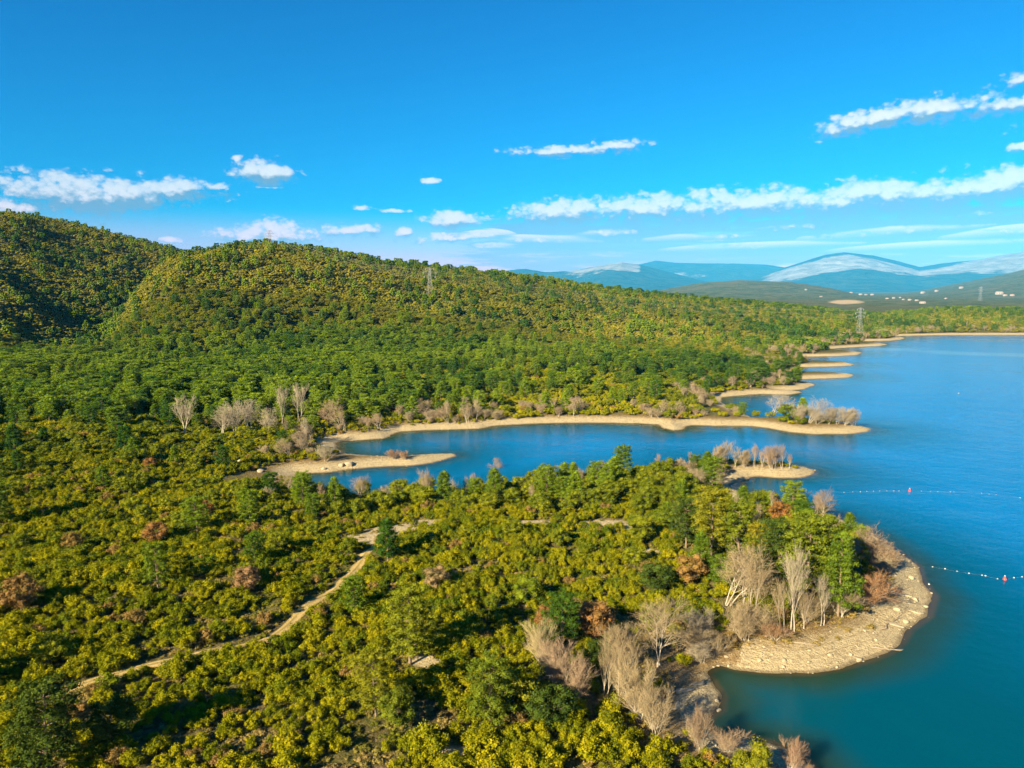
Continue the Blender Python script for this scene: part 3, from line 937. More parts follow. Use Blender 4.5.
hand('withered_oak', 547, 632, 30, 'small rust coloured oak beside the grey brush above the cove', .9, (.26, .13, .045))
hand('withered_oak', 157, 545, 26, 'broad rusty oak amid the scrub above the dirt track', 1.25, (.24, .125, .04))
hand('withered_oak', 204, 522, 24, 'round rust coloured oak on the rise below the spit', 1.1, (.24, .115, .035))
hand('withered_oak', 73, 554, 26, 'ochre brown oak far along the scrub slope', 1.1, (.23, .15, .04))
hand('withered_oak', 246, 592, 28, 'pale pinkish brown oak close above the dirt track', 1.1, (.28, .165, .075))
hand('withered_oak', 22, 612, 42, 'large brown withered oak at the edge of the scrub slope', 1.1, (.23, .135, .045))
hand('withered_oak', 436, 590, 26, 'greyish brown bush oak below the sandy bend of the track', 1.2, (.27, .19, .085))
hand('withered_oak', 648, 580, 22, 'small orange tinged oak in the green belt of the headland', 1.2, (.25, .16, .045))
hand('withered_oak', 150, 470, 14, 'small orange brown oak beyond the spit', 1.2, RUST)
hand('bare_bush', 560, 690, 56, 'greyish brush of upright bare stems above the shaded hollow', .95, PINK, 0)
hand('bare_bush', 577, 702, 50, 'pinkish bare brush next to the upright grey stems', 1.0, PINK, 1)
hand('bare_bush', 543, 668, 46, 'yellowish bare bush at the upper end of the brush', 1.0, (.36, .29, .14), 2)
hand('bare_tree', 606, 703, 66, 'slim bare poplar leaning over the shaded hollow', .75, TAN, 0)
hand('bare_tree', 622, 706, 68, 'twin bare poplar standing above the rocky bank', .75, TAN, 2)
hand('bare_bush', 640, 722, 62, 'yellowish bare bush low on the rocky bank of the cove', .9, (.36, .28, .15), 3)
hand('bare_bush', 655, 735, 54, 'bare bush standing in the shade below the rocky bank', .9, TAN, 4)
hand('bare_bush', 612, 672, 50, 'tan leafless bush behind the slim poplars', 1.0, TAN, 1)
hand('bare_bush', 632, 668, 40, 'bare thicket just inland of the broad round bare tree', 1.2, TAN, 2)
hand('bare_bush', 702, 752, 46, 'thin dark bare bush at the shaded edge of the cove', .8, PINK, 0)
hand('bare_bush', 727, 752, 24, 'low pinkish brush by the water of the cove', 1.5, PINK, 2)
hand('bare_bush', 788, 775, 38, 'reddish bare bush at the last corner of land below the cove', .9, (.30, .195, .12), 3)
hand('bare_bush', 806, 778, 16, 'low russet scrub on the corner of land below the cove', 1.8, (.30, .20, .11), 1)
hand('holm_oak', 751, 782, 46, 'bright yellow green tree beside the reddish bush below the cove', 1.0, (.20, .20, .012))
hand('pine_tree', 48, 775, 88, 'big dark green bushy tree at the bottom of the scrub slope', 1.35, DEEP, 3)
hand('holm_oak', 112, 745, 54, 'dark oak casting a long shadow beside the big bushy tree', .95, DEEP)
hand('pine_tree', 410, 665, 76, 'tall feathery yellow green pine alone in the scrub below the track', 1.05, (.18, .20, .012), 0)
hand('pine_tree', 376, 716, 58, 'rounded yellow green pine below the tall feathery pine', 1.25, (.20, .20, .012), 1)
hand('holm_oak', 398, 728, 42, 'round oak with a visible trunk below the feathery pine', 1.1, (.13, .155, .012))
hand('pine_tree', 490, 728, 66, 'bushy green pine on the slope facing the brush', 1.15, (.12, .155, .012), 4)
hand('holm_oak', 512, 715, 48, 'yellow green oak between the bushy pine and the grey brush', 1.0, (.19, .19, .012))
hand('pine_tree', 158, 588, 44, 'bright green pine standing alone above the dirt track', 1.15, (.13, .18, .012), 0)
hand('holm_oak', 527, 606, 34, 'bright rounded oak in the middle of the near slope', 1.0, (.16, .20, .012))
hand('holm_oak', 598, 668, 30, 'dark oak behind the slim poplars', 1.2, DEEP)
hand('holm_oak', 552, 728, 44, 'dark shaded oak at the foot of the grey brush', 1.2, DEEP)
hand('holm_oak', 655, 592, 30, 'dark rounded oak behind the broad round bare tree', 1.3, DEEP)
for k, (a, b, h) in enumerate([(718, 466, 24), (727, 466, 25), (735, 467, 26), (744, 467, 20), (754, 467, 22), (762, 468, 25), (772, 469, 27), (781, 469, 24), (789, 469, 19)]):
    hand('bare_tree' if k % 3 else 'bare_bush', a, b, h * (1, 1.15, .9)[k % 3], ['grey leafless bush at the landward end of the sand islet', 'tall brush of bare stems near the landward end of the sand islet', 'tallest pale brush of the sand islet beside the landward bushes',
         'low bare bush in the gap of the sand islet thicket', 'pinkish bare bush in the middle of the sand islet', 'upright bare bush just past the middle of the sand islet', 'tall reddish brush on the seaward half of the sand islet',
         'reddish bare bush next to last on the sand islet', 'low reddish bush at the tip of the sand islet thicket'][k], (1.3, .85, 1.05)[k % 3], PINK if k > 3 else TAN, (1, 0, 4)[k % 3])
for k, (a, b, h) in enumerate([(394, 460, 11), (406, 460, 10)]):
    hand('bare_bush', a, b, h, ['round reddish bush alone near the middle of the stony spit', 'reddish bush towards the tip of the stony spit'][k], 1.8, (.28, .175, .10))
hand('bare_bush', 325, 461, 19, 'pale bare bush at the root of the stony spit', 1.3, GREY)
for k, (a, b, h) in enumerate([(770, 417, 30), (808, 423, 30), (797, 421, 20), (816, 424, 17), (836, 424, 20), (845, 425, 21), (853, 426, 17), (828, 424, 17)]):
    hand('bare_tree' if k < 2 else 'bare_bush', a, b, h, ['fan shaped bare tree on the long sandy point', 'tall bare poplar near the end of the long sandy point', 'bare bush beside the tall poplar of the long sandy point', 'low bare bush past the tall poplar of the long sandy point',
         'first grey bush of the clump at the tip of the long sandy point', 'middle grey bush of the clump at the tip of the long sandy point', 'last grey bush at the tip of the long sandy point', 'pale bush leading the clump on the long sandy point'][k], 1.25, GREY, 3 if k == 0 else None)
hand('holm_oak', 788, 421, 20, 'green oak on the long sandy point', 1.2, (.12, .16, .012))
hand('holm_oak', 733, 412, 10, 'low green bush on the neck of the long sandy point', 1.8, (.14, .17, .012))
for k, (a, b, h) in enumerate([(185, 434, 42), (236, 434, 36), (250, 432, 34), (222, 436, 28), (283, 424, 42), (300, 424, 45), (270, 436, 32), (305, 442, 28), (342, 428, 34), (368, 432, 16), (380, 430, 18)]):
    hand('bare_tree', a, b, h, ['pale spreading bare tree in the green plain beyond the spit', 'wide pale bare tree amid the plain behind the spit', 'bare tree touching the wide pale one behind the spit', 'low bare tree before the wide pale one behind the spit',
         'slim pale poplar beyond the head of the inlet', 'tallest pale poplar beyond the head of the inlet', 'brown bare tree between the poplars and the spit', 'pinkish bare tree at the head of the inlet', 'russet bare tree above the sand of the inlet',
         'small grey bare tree on the sand of the inlet', 'small bare tree at the bend of the inlet sand'][k], 1.25 if k < 4 else .9, GREY if k < 8 else PINK)
for k, (a, b, h) in enumerate([(360, 500, 28), (502, 478, 22), (470, 486, 14), (659, 470, 18), (615, 478, 12), (690, 476, 18)]):
    hand('bare_tree', a, b, h, ['pinkish bare tree against the water of the inner inlet', 'pinkish bare tree topping the oaks along the channel', 'faint bare tree among the oaks along the channel', 'pink bare tree on the channel side near the sand islet',
         'thin bare tree between the channel oaks', 'grey bare tree close to the islet beach'][k], 1.0, PINK)

taken = kdtree.KDTree(len(HAND))
for k, hrow in enumerate(HAND): taken.insert((hrow[3], hrow[4], 0), k)
taken.balance()


def clear_of_hand(x, y, f=1.0, grow=0.0):
    ok = np.ones(len(x), bool)
    for k in range(len(x)):
        for co, idx, dist in taken.find_n((x[k], y[k], 0), 3):
            if dist < HAND[idx][5] * f + grow: ok[k] = False; break
    return ok


def wedge(r0, r1, sp, seed, half=47):
    rng = np.random.default_rng(seed)
    xm = r1 * math.sin(R(half))
    gx, gy = np.meshgrid(np.arange(-xm, xm, sp), np.arange(0, r1, sp * .87))
    gx = gx + (np.arange(gy.shape[0]) % 2)[:, None] * sp * .5
    x = (gx + rng.uniform(-.42, .42, gx.shape) * sp).ravel(); y = (gy + rng.uniform(-.42, .42, gx.shape) * sp).ravel()
    r, a = np.hypot(x, y), np.abs(np.arctan2(x, y))
    k = (r > r0) & (r <= r1) & ((a < R(half)) | ((r < 120) & (x < 0)))
    return x[k], y[k], rng


def in_poly(px, py, poly):
    q = np.zeros(px.shape, bool)
    for (ax, ay), (bx, by) in zip(poly, poly[1:] + poly[:1]):
        if ay == by: continue
        q ^= ((ay > py) != (by > py)) & (px < (bx - ax) * (py - ay) / (by - ay) + ax)
    return q


RIDGE = [(300, 478), (420, 462), (700, 452), (745, 490), (800, 505), (870, 540), (850, 590), (760, 590), (700, 610), (660, 590), (640, 560), (600, 520), (520, 512), (440, 508), (330, 520), (240, 505), (230, 490)]
SPIT = [(205, 481), (240, 473), (330, 458), (345, 450), (460, 452), (450, 462), (340, 476), (300, 477), (260, 482), (220, 487)]
POINT = [(700, 398), (760, 388), (880, 420), (880, 440), (690, 440), (700, 424)]
TIPS = [(735, 402), (765, 388), (798, 384), (800, 372), (806, 362), (815, 352), (850, 345), (870, 340), (915, 338), (915, 350), (880, 400), (760, 404)]
DRY = [(520, 600), (610, 600), (700, 640), (720, 720), (690, 768), (640, 745), (560, 710), (520, 670)]
LEFTWOOD = [(-60, 425), (180, 460), (330, 490), (330, 530), (180, 545), (-60, 560)]

# trees of the near land
x, y, rng = wedge(48, 300, 5.2, 21)
z, d, t = terrain(x, y, True)
px, py, dep = project(x, y, z)
u = rng.uniform(0, 1, len(x))
pr = np.full(len(x), .035)
pr[in_poly(px, py, LEFTWOOD)] = .24
dry = in_poly(px, py, DRY); pr[dry] = .10
rg = in_poly(px, py, RIDGE); pr[rg] = .70
pr[in_poly(px, py, SPIT)] = 0
pr *= smooth(5, 9, d) * (1 - clearing(x, y)) * (track_distance(x, y) > 3.2)
ok = (u < pr) & clear_of_hand(x, y, .8, .8)
x, y, d, rg, dry = x[ok], y[ok], d[ok], rg[ok], dry[ok]
w = rng.uniform(0, 1, len(x))
is_p = w < np.where(rg, .16, .15)
is_b = (w > .94) & rg
o_ = ~is_p & ~is_b
put('holm_oak', x[o_], y[o_], rng.uniform(3.6, 6.6, o_.sum()) * np.where(rg[o_], 1, .85), rng, wide=1.12)
put('pine_tree', x[is_p], y[is_p], rng.uniform(5.5, 9.5, is_p.sum()), rng, wide=1.25)
put('bare_tree', x[is_b], y[is_b], rng.uniform(5, 8, is_b.sum()), rng)
tx, ty = x.copy(), y.copy()
tk = kdtree.KDTree(len(tx))
for k in range(len(tx)): tk.insert((tx[k], ty[k], 0), k)
tk.balance()

# the maquis of the near land
x, y, rng = wedge(46, 330, 2.15, 22)
z, d, t = terrain(x, y, True)
px, py, dep = project(x, y, z)
gap = fbm(x / 9, y / 9, 4, 400) + .5 * fbm(x / 28, y / 28, 2, 410)
bottom = smooth(640, 760, py) * smooth(330, 420, px) * (1 - smooth(560, 640, px))
pr = smooth(-.80, -.50, gap - .22 * bottom) * .98
pr *= smooth(5.0, 8.5, d + rng.normal(0, 1.2, len(x))) * (1 - clearing(x, y)) * smooth(1.25, 2.1, track_distance(x, y))
inner = in_poly(px, py, [(690, 690), (660, 640), (640, 640), (610, 690), (640, 740), (700, 740)])
pr[inner] *= .35; pr[in_poly(px, py, SPIT)] = 0
pr[in_poly(px, py, [(720, 680), (720, 635), (800, 628), (880, 590), (900, 560), (960, 560), (960, 700)])] = 0
pr[in_poly(px, py, DRY) & ~inner] *= .6
ok = (rng.uniform(0, 1, len(x)) < pr) & (d > 4.5)
x, y, d, py, px = x[ok], y[ok], d[ok], py[ok], px[ok]
ok = clear_of_hand(x, y, .45, .2)
for k in range(len(x)):
    if ok[k] and tk.find((x[k], y[k], 0))[2] < 1.7: ok[k] = False
x, y, d, px, py = x[ok], y[ok], d[ok], px[ok], py[ok]
big = fbm(x / 14, y / 14, 2, 420)
h = rng.uniform(.9, 2.7, len(x)) * (1.05 + .35 * big) * np.where(d < 12, .7, 1)
put('maquis_shrub', x, y, h, rng, wide=1.2)

# bare brush along the shores
x, y, rng = wedge(80, 1250, 3.4, 23, 44)
r = np.hypot(x, y)
k = r > 100
x, y = x[k], y[k]
z, d, t = terrain(x, y, True)
px, py, dep = project(x, y, z)
r = np.hypot(x, y)
n = fbm(x / 25, y / 25, 3, 430) + .4 * fbm(x / 7, y / 7, 2, 431)
lim = 7 + 3.5 * fbm(x / 18, y / 18, 2, 432) + 2.0 * smooth(250, 500, r)
point = in_poly(px, py, POINT); tips = in_poly(px, py, TIPS)
lim = np.where(tips, 60, lim)
pr = (d > lim) * (1 - smooth(14, 26 + r * .012, d)) * smooth(-.35, .25, n) * np.where(r > 260, .55, .10)
pr *= np.where((px > 400) | (r < 260), 1, .45) * np.where(point, .12, 1)
pr *= 1 - in_poly(px, py, SPIT)
pr *= 1 - in_poly(px, py, [(700, 460), (820, 460), (820, 485), (700, 485)])
pr *= ~in_poly(px, py, [(690, 700), (700, 640), (800, 628), (880, 590), (960, 560), (960, 700)])
ok = (rng.uniform(0, 1, len(x)) < pr) & clear_of_hand(x, y, .5)
x, y, r = x[ok], y[ok], r[ok]
w = rng.uniform(0, 1, len(x)) < .35
put('bare_tree', x[w], y[w], rng.uniform(5, 9.5, w.sum()), rng, wide=1.0)
put('bare_bush', x[~w], y[~w], rng.uniform(2.8, 5.5, (~w).sum()), rng, wide=1.5)
bx_, by_ = x, y

# plain and hill slopes
x, y, rng = wedge(262, 700, 3.7, 24, 45)
z, d, t = terrain(x, y, True)
px, py, dep = project(x, y, z); r = np.hypot(x, y)
keep = (d > 9 + 5 * fbm(x / 20, y / 20, 2, 440)) & ((r > 330) | (d > 14))
keep &= ~in_poly(px, py, TIPS) & ~(in_poly(px, py, POINT) & (rng.uniform(0, 1, len(x)) < .75))
gapn = fbm(x / 16, y / 16, 3, 441)
keep &= rng.uniform(0, 1, len(x)) < smooth(-.72, -.4, gapn)
pn = fbm(x / 60, y / 45, 3, 442)
belt = smooth(300, 360, r) * (1 - smooth(560, 690, r)) * (1 - smooth(330, 560, px)) * .62
strip = smooth(430, 470, r) * (1 - smooth(560, 640, r)) * smooth(350, 420, px) * .16
pp = np.clip((belt + strip + .06) * (1 + 1.3 * pn), 0, .9)
u = rng.uniform(0, 1, len(x))
pine = keep & (u < pp * .55)
rest = keep & ~pine & (u < .97)
oak = rest & (rng.uniform(0, 1, len(x)) < .20 + .7 * smooth(480, 640, r))
shr = rest & ~oak & (r > 318)
put('pine_tree', x[pine], y[pine], rng.uniform(6, 10.5, pine.sum()), rng, wide=1.35)
put('holm_oak', x[oak], y[oak], rng.uniform(2.8, 5.4, oak.sum()), rng, wide=1.35)
put('maquis_shrub', x[shr], y[shr], rng.uniform(1.7, 3.4, shr.sum()), rng, wide=1.35)

x, y, rng = wedge(700, 1620, 4.4, 25, 42)
z, d, t = terrain(x, y, True)
px, py, dep = project(x, y, z); r = np.hypot(x, y)
keep = (d > 10) & ~in_poly(px, py, TIPS)
mz = np.interp(np.arctan2(x, y), MID_HILL['az'], MID_HILL['rr'])
keep &= rng.uniform(0, 1, len(x)) < .97 * smooth(-.80, -.42, fbm(x / 48, y / 48, 4, 455))
for L in (LEFT_HILL, MID_HILL):
    pass
u = rng.uniform(0, 1, len(x))
pine = keep & (u < .06 + .25 * smooth(.15, .4, fbm(x / 70, y / 70, 3, 450)) * (1 - smooth(.2, .5, t)))
oak = keep & ~pine
put('pine_tree', x[pine], y[pine], rng.uniform(6, 9.5, pine.sum()), rng, wide=1.35)
put('holm_oak', x[oak], y[oak], rng.uniform(2.4, 4.8, oak.sum()), rng, wide=1.5)

# ------------------------------------------------------------------ which plants stand for themselves and which join the mass
_dgx = np.linspace(0.04, 0.985, 26)


def visible(rows, hgt):
    x, y, z = rows[:, 0], rows[:, 1], rows[:, 2] + hgt * .8
    px, py, dep = project(x, y, z)
    vis = (px > 2) & (px < 1022) & (py > 2) & (py < 766)
    for f in _dgx[10:]:
        vis &= (CAM_H + (z - CAM_H) * f) > terrain(x * f, y * f) + (1.0 if True else 0) * (f < .97)
    return vis


def link_plant(kind, row, label, group):
    lod = 0 if math.hypot(row[0], row[1]) < HI else 1
    var = PROTO[kind][lod]; tr, cr = var[int(row[6]) % len(var)]
    tint = [float(v) for v in row[7:10]]
    cat = dict(maquis_shrub='shrub', holm_oak='oak tree', pine_tree='pine tree', bare_tree='bare tree', bare_bush='bare bush', withered_oak='withered oak')[kind]
    if tr is None:
        o = obj(kind, cr); parts = []; o['tint'] = tint
    else:
        o = bpy.data.objects.new(kind, None); COL.objects.link(o); o.empty_display_size = .3
        a = obj('trunk', tr, o); b = obj(cr.name.split('.')[0], cr, o); a['tint'] = tint; b['tint'] = tint
    o.location = row[:3]; o.rotation_euler = (0, 0, row[5]); o.scale = (row[3], row[3], row[4])
    tag(o, label, cat, group)
    return o


MARKS = [(659, 630, 'round cove tree'), (792, 585, 'tallest white poplar'), (838, 565, 'cone shaped pine'), (806, 550, 'tall headland pine'), (711, 520, 'umbrella shaped pine'),
         (725, 570, 'great forked bare tree'), (781, 512, 'rusty headland oak'), (594, 618, 'orange brown oak'), (157, 528, 'broad rusty oak'), (204, 510, 'round rusty oak'),
         (73, 540, 'ochre brown oak'), (246, 578, 'pinkish brown oak'), (22, 590, 'large withered oak'), (436, 577, 'greyish oak below the track'), (410, 630, 'tall feathery pine'), (48, 735, 'big dark bushy tree'),
         (490, 695, 'bushy slope pine'), (158, 568, 'lone track pine'), (527, 590, 'bright slope oak'), (570, 665, 'upright grey brush'), (751, 755, 'bright cove tree'),
         (395, 530, 'sandy track bend'), (141, 658, 'lower track end'), (300, 600, 'middle track bend'), (215, 638, 'straight track stretch'), (529, 524, 'small sandy patch'), (623, 523, 'bare channel patch'),
         (340, 463, 'stony spit'), (760, 465, 'sand islet'), (835, 430, 'long sandy point'), (672, 428, 'tiny sand bar'), (355, 436, 'sandy inlet head'), (450, 430, 'curving inlet beach'), (560, 423, 'straight inlet beach'),
         (740, 393, 'second sandy point'), (830, 376, 'third sandy point'), (825, 364, 'fourth sandy point'), (970, 334, 'far beach'), (859, 322, 'shore pylon'), (185, 410, 'spreading bare tree'),
         (292, 405, 'pale inlet poplars'), (430, 745, 'stony slope foot'), (685, 690, 'rocky cove bank'), (870, 550, 'shaded headland shore'), (112, 720, 'long shadowed dark oak'), (376, 690, 'rounded slope pine'), (245, 725, 'open lower scrub'), (320, 745, 'lowest slope scrub'), (565, 750, 'low green thicket')]
ORD = ['first', 'second', 'third', 'fourth', 'fifth', 'sixth', 'seventh', 'eighth', 'ninth', 'tenth', 'eleventh', 'twelfth']
NUM = {2: 'two', 3: 'three', 4: 'four', 5: 'five', 6: 'six', 7: 'seven', 8: 'eight', 9: 'nine', 10: 'ten', 11: 'eleven', 12: 'twelve'}
NOUN = dict(maquis_shrub='shrub', holm_oak='oak', pine_tree='pine', bare_tree='bare tree', bare_bush='bare bush', withered_oak='withered oak')
GROUPS = dict(maquis_shrub='maquis shrubs on the near slope', holm_oak='evergreen oaks of the near land', pine_tree='pines among the scrub', bare_tree='leafless trees along the shores', bare_bush='leafless bushes along the shores', withered_oak='rusty withered oaks')


def colour_word(kind, c):
    r, g = c[0], c[1]
    if kind in ('bare_tree', 'bare_bush'): return 'pinkish' if g / r < .665 else 'tan'
    if g / r < .72: return 'brown'
    if g / r < .95: return 'yellow green' if r > .17 else 'olive'
    if g < .125: return 'dark green'
    return 'green' if g / r > 1.2 else 'olive'


def describe(kind, rows, hgt):
    px, py, dep = project(rows[:, 0], rows[:, 1], rows[:, 2] + hgt * .5)
    lo, hi = np.quantile(hgt, [.33, .67]) if len(hgt) > 3 else (0, 99)
    byl = {}
    for k, row in enumerate(rows):
        hid = int(row[10])
        if hid >= 0:
            link_plant(kind, row, HAND[hid][1], GROUPS[kind]); continue
        q = [(math.hypot(px[k] - a, (py[k] - b) * 1.5), a, b, t) for a, b, t in MARKS]
        _, a, b, t = min(q)
        dx, dy = px[k] - a, (py[k] - b) * 1.5
        rel = ('left of' if dx < 0 else 'right of') if abs(dx) > abs(dy) else ('behind' if dy < 0 else 'in front of')
        if math.hypot(dx, dy) < 22: rel = 'close ' + rel if rel in ('behind', 'in front of') else 'just ' + rel
        size = 'low' if hgt[k] < lo else ('tall' if hgt[k] > hi else 'middling')
        byl.setdefault((size, colour_word(kind, row[7:10]), rel, t), []).append(k)
    for (size, col, rel, t), ks in byl.items():
        one = '%s %s %s %s the %s' % (size, col, NOUN[kind], rel, t)
        ks.sort(key=lambda k: px[k])
        for i, k in enumerate(ks):
            lab = one
            if 1 < len(ks) <= 12:
                w = NOUN[kind] + ('es' if NOUN[kind].endswith('sh') else 's')
                lab = '%s from left of %s %s %s %s %s the %s' % (ORD[i], NUM[len(ks)], size, col, w, rel, t)
            if len(lab.split()) > 16: lab = lab.replace('in front of', 'before').replace('yellow green', 'yellowish').replace('dark green', 'dark')
            link_plant(kind, rows[k], lab, GROUPS[kind])

N_KIND = 300
MASS = {}
for kind, rows in P_.items():
    rows = np.concatenate(rows)
    hgt = rows[:, 4] * UNIT_H[kind]
    px, py, dep = project(rows[:, 0], rows[:, 1], rows[:, 2])
    size = np.nan_to_num(hgt / dep)
    hand_ = rows[:, 10] >= 0
    cand = np.argsort(-size)[:3000]
    vis = np.zeros(len(rows), bool)
    vis[cand] = visible(rows[cand], hgt[cand])
    score = np.where(hand_, 1e3, np.where(vis, size, -1))
    top = np.argsort(-score)[:N_KIND]; top = top[score[top] > 0]
    solo = np.zeros(len(rows), bool); solo[top] = True
    describe(kind, rows[solo], hgt[solo])
    MASS[kind] = rows[~solo]


def mass(name, kinds_rows, protos, label, cat):
    """one mass of plants nobody could count"""
    src = bpy.data.collections.new(name + '_source')
    pts, tint, scl, rot, idx = [], [], [], [], []
    k = 0
    for kind, rows in kinds_rows:
        far_ = np.hypot(rows[:, 0], rows[:, 1]) >= LO
        for lod in (0, 1):
            sub = rows[far_ == bool(lod)]
            if not len(sub): continue
            var = protos[kind][lod]
            for v in var:
                if v[0] is None: me = v[1]
                else:
                    b0, b1 = v
                    key = 'm_' + b0.name + '_' + b1.name
                    me = joined.get(key)
                    if me is None:
                        me = joined[key] = join(b0, b1)
                o = obj('%s_%04d' % (name, k), me, link=False); src.objects.link(o); k += 1
            idx.append(k - len(var) + (sub[:, 6].astype(int) % len(var)))
            pts.append(sub[:, :3]); tint.append(sub[:, 7:10]); scl.append(sub[:, [3, 3, 4]])
            rot.append(np.column_stack([np.zeros((len(sub), 2)), sub[:, 5]]))
    pts, tint, scl, rot, idx = (np.concatenate(a) for a in (pts, tint, scl, rot, idx))
    me = bpy.data.meshes.new(name); me.vertices.add(len(pts)); me.vertices.foreach_set('co', pts.astype(np.float32).ravel())
    for nm, typ, dat in (('tint', 'FLOAT_COLOR', np.column_stack([tint, np.ones(len(tint))])), ('size', 'FLOAT_VECTOR', scl), ('turn', 'FLOAT_VECTOR', rot), ('pick', 'INT', idx)):
        a = me.attributes.new(nm, typ, 'POINT')
        a.data.foreach_set({'FLOAT_COLOR': 'color', 'FLOAT_VECTOR': 'vector', 'INT': 'value'}[typ], dat.astype(np.int32 if typ == 'INT' else np.float32).ravel())
    o = obj(name, me)
    ng = bpy.data.node_groups.new(name, 'GeometryNodeTree')
    ng.interface.new_socket('Geometry', in_out='INPUT', socket_type='NodeSocketGeometry')
    ng.interface.new_socket('Geometry', in_out='OUTPUT', socket_type='NodeSocketGeometry')
    gi, go = ng.nodes.new('NodeGroupInput'), ng.nodes.new('NodeGroupOutput')
    ci = ng.nodes.new('GeometryNodeCollectionInfo'); ci.inputs['Collection'].default_value = src
    ci.inputs['Separate Children'].default_value = True; ci.inputs['Reset Children'].default_value = True
    ip = ng.nodes.new('GeometryNodeInstanceOnPoints'); ip.inputs['Pick Instance'].default_value = True

    def na(nm, typ):
        q = ng.nodes.new('GeometryNodeInputNamedAttribute'); q.data_type = typ; q.inputs['Name'].default_value = nm
        return next(s for s in q.outputs if s.enabled and s.name == 'Attribute')
    er = ng.nodes.new('FunctionNodeEulerToRotation')
    L = ng.links.new
    mp = ng.nodes.new('GeometryNodeMeshToPoints')
    L(gi.outputs[0], ip.inputs['Points']); L(ci.outputs[0], ip.inputs['Instance'])
    ng.nodes.remove(mp)
    L(na('pick', 'INT'), ip.inputs['Instance Index']); L(na('turn', 'FLOAT_VECTOR'), er.inputs[0]); L(er.outputs[0], ip.inputs['Rotation'])
    L(na('size', 'FLOAT_VECTOR'), ip.inputs['Scale']); L(ip.outputs[0], go.inputs[0])
    o.modifiers.new('scatter', 'NODES').node_group = ng
    return tag(o, label, cat, kind='stuff')


joined = {}


def join(a, b):
    mb = MB(); mats = []
    nf = []
    for me in (a, b):
        co = np.empty(len(me.vertices) * 3, np.float32); me.vertices.foreach_get('co', co)
        lv = np.empty(len(me.vertices), np.float32); me.attributes['lv'].data.foreach_get('value', lv)
        li = np.empty(len(me.loops), np.int32); me.loops.foreach_get('vertex_index', li)
        lt = np.empty(len(me.polygons), np.int32); me.polygons.foreach_get('loop_total', lt)
        ls = np.empty(len(me.polygons), np.int32); me.polygons.foreach_get('loop_start', ls)
        base = mb.n
        for k in (3, 4):
            m_ = lt == k
            if m_.any():
                f = li[ls[m_][:, None] + np.arange(k)]
                if mb.n == base: mb.add(co.reshape(-1, 3), f, lv)
                else: mb.f.append(f + base)
                nf.append((len(f), me.materials[0]))
    me = mb.mesh('joined'); slot = []
    for n, mt in nf:
        if mt not in mats: mats.append(mt); me.materials.append(mt)
        slot.append(np.full(n, mats.index(mt), np.int32))
    me.polygons.foreach_set('material_index', np.concatenate(slot))
    return me


mass('maquis_shrubbery', [('maquis_shrub', MASS['maquis_shrub'])], PROTO, 'dense yellow green maquis covering the slopes and the plain', 'scrub')
mass('oak_woods', [('holm_oak', MASS['holm_oak']), ('withered_oak', MASS['withered_oak'])] if len(MASS['withered_oak']) else [('holm_oak', MASS['holm_oak'])], PROTO, 'olive green oak woods covering the hills', 'woods')
mass('pine_woods', [('pine_tree', MASS['pine_tree'])], PROTO, 'bright green pine woods on the plain below the hills', 'woods')
if len(MASS['bare_tree']) or len(MASS['bare_bush']):
    mass('bare_woods', [(k, MASS[k]) for k in ('bare_tree', 'bare_bush') if len(MASS[k])], PROTO, 'tan leafless brush lining the far shores', 'brush')

# low undergrowth and shore stones
TUFT = {'tuft': [[(None, make_tuft(700 + i)) for i in range(4)]] * 2}
x, y, rng = wedge(46, 215, 1.35, 31)
z, d, t = terrain(x, y, True)
k = (d > 4.0 + 3.0 * fbm(x / 4, y / 4, 2, 33)) & (rng.uniform(0, 1, len(x)) < .85 * (1 - .85 * clearing(x, y)) * smooth(4, 12, d)) & (track_distance(x, y) > 1.2)
x, y, z, d = x[k], y[k], z[k], d[k]; n = len(x)
dryn = np.clip(.5 + fbm(x / 6, y / 6, 3, 34) + rng.uniform(-.3, .3, n) + smooth(16, 6, d) * .8, 0, 1)[:, None]
c = np.array((.12, .13, .01)) * (1 - dryn) + np.array((.27, .20, .06)) * dryn
s = rng.uniform(.6, 1.7, n)
mass('undergrowth', [('tuft', np.column_stack([x, y, z, s, s * rng.uniform(.5, 1.0, n), rng.uniform(0, 6, n), rng.integers(0, 99, n), c, np.full(n, -1)]))], TUFT, 'low dry undergrowth between the shrubs', 'undergrowth')

ROCKS = [make_rock(800 + i) for i in range(8)]
STONE = {'stone': [[(None, r_) for r_ in ROCKS]] * 2}
x, y, rng = wedge(80, 330, .70, 41, 40)
d0 = shore_distance(x, y)
k = (d0 > -1.0) & (d0 < 11); x, y = x[k], y[k]
z, d, t = terrain(x, y, True)
k = (z > -.12) & (rng.uniform(0, 1, len(x)) < .30 * smooth(-.25, .4, fbm(x / 5, y / 5, 3, 43)) * (1 - smooth(5, 10, d)) + .10 * (np.abs(d) < 1.2))
x, y, z = x[k], y[k], z[k]; n = len(x)
s = rng.uniform(.06, .22, n) * rng.choice([1, 1, 1, 1, 1.3, 1.8], n)
c = np.tile((.5, .44, .34), (n, 1))
mass('shore_gravel', [('stone', np.column_stack([x, y, z, s, s, rng.uniform(0, 6, n), rng.integers(0, 99, n), c, np.full(n, -1)]))], STONE, 'loose stones strewn over the beaches', 'gravel')

# ------------------------------------------------------------------ boulders, ledges and driftwood
def ground_z(x, y): return float(terrain(np.array([x]), np.array([y]))[0])


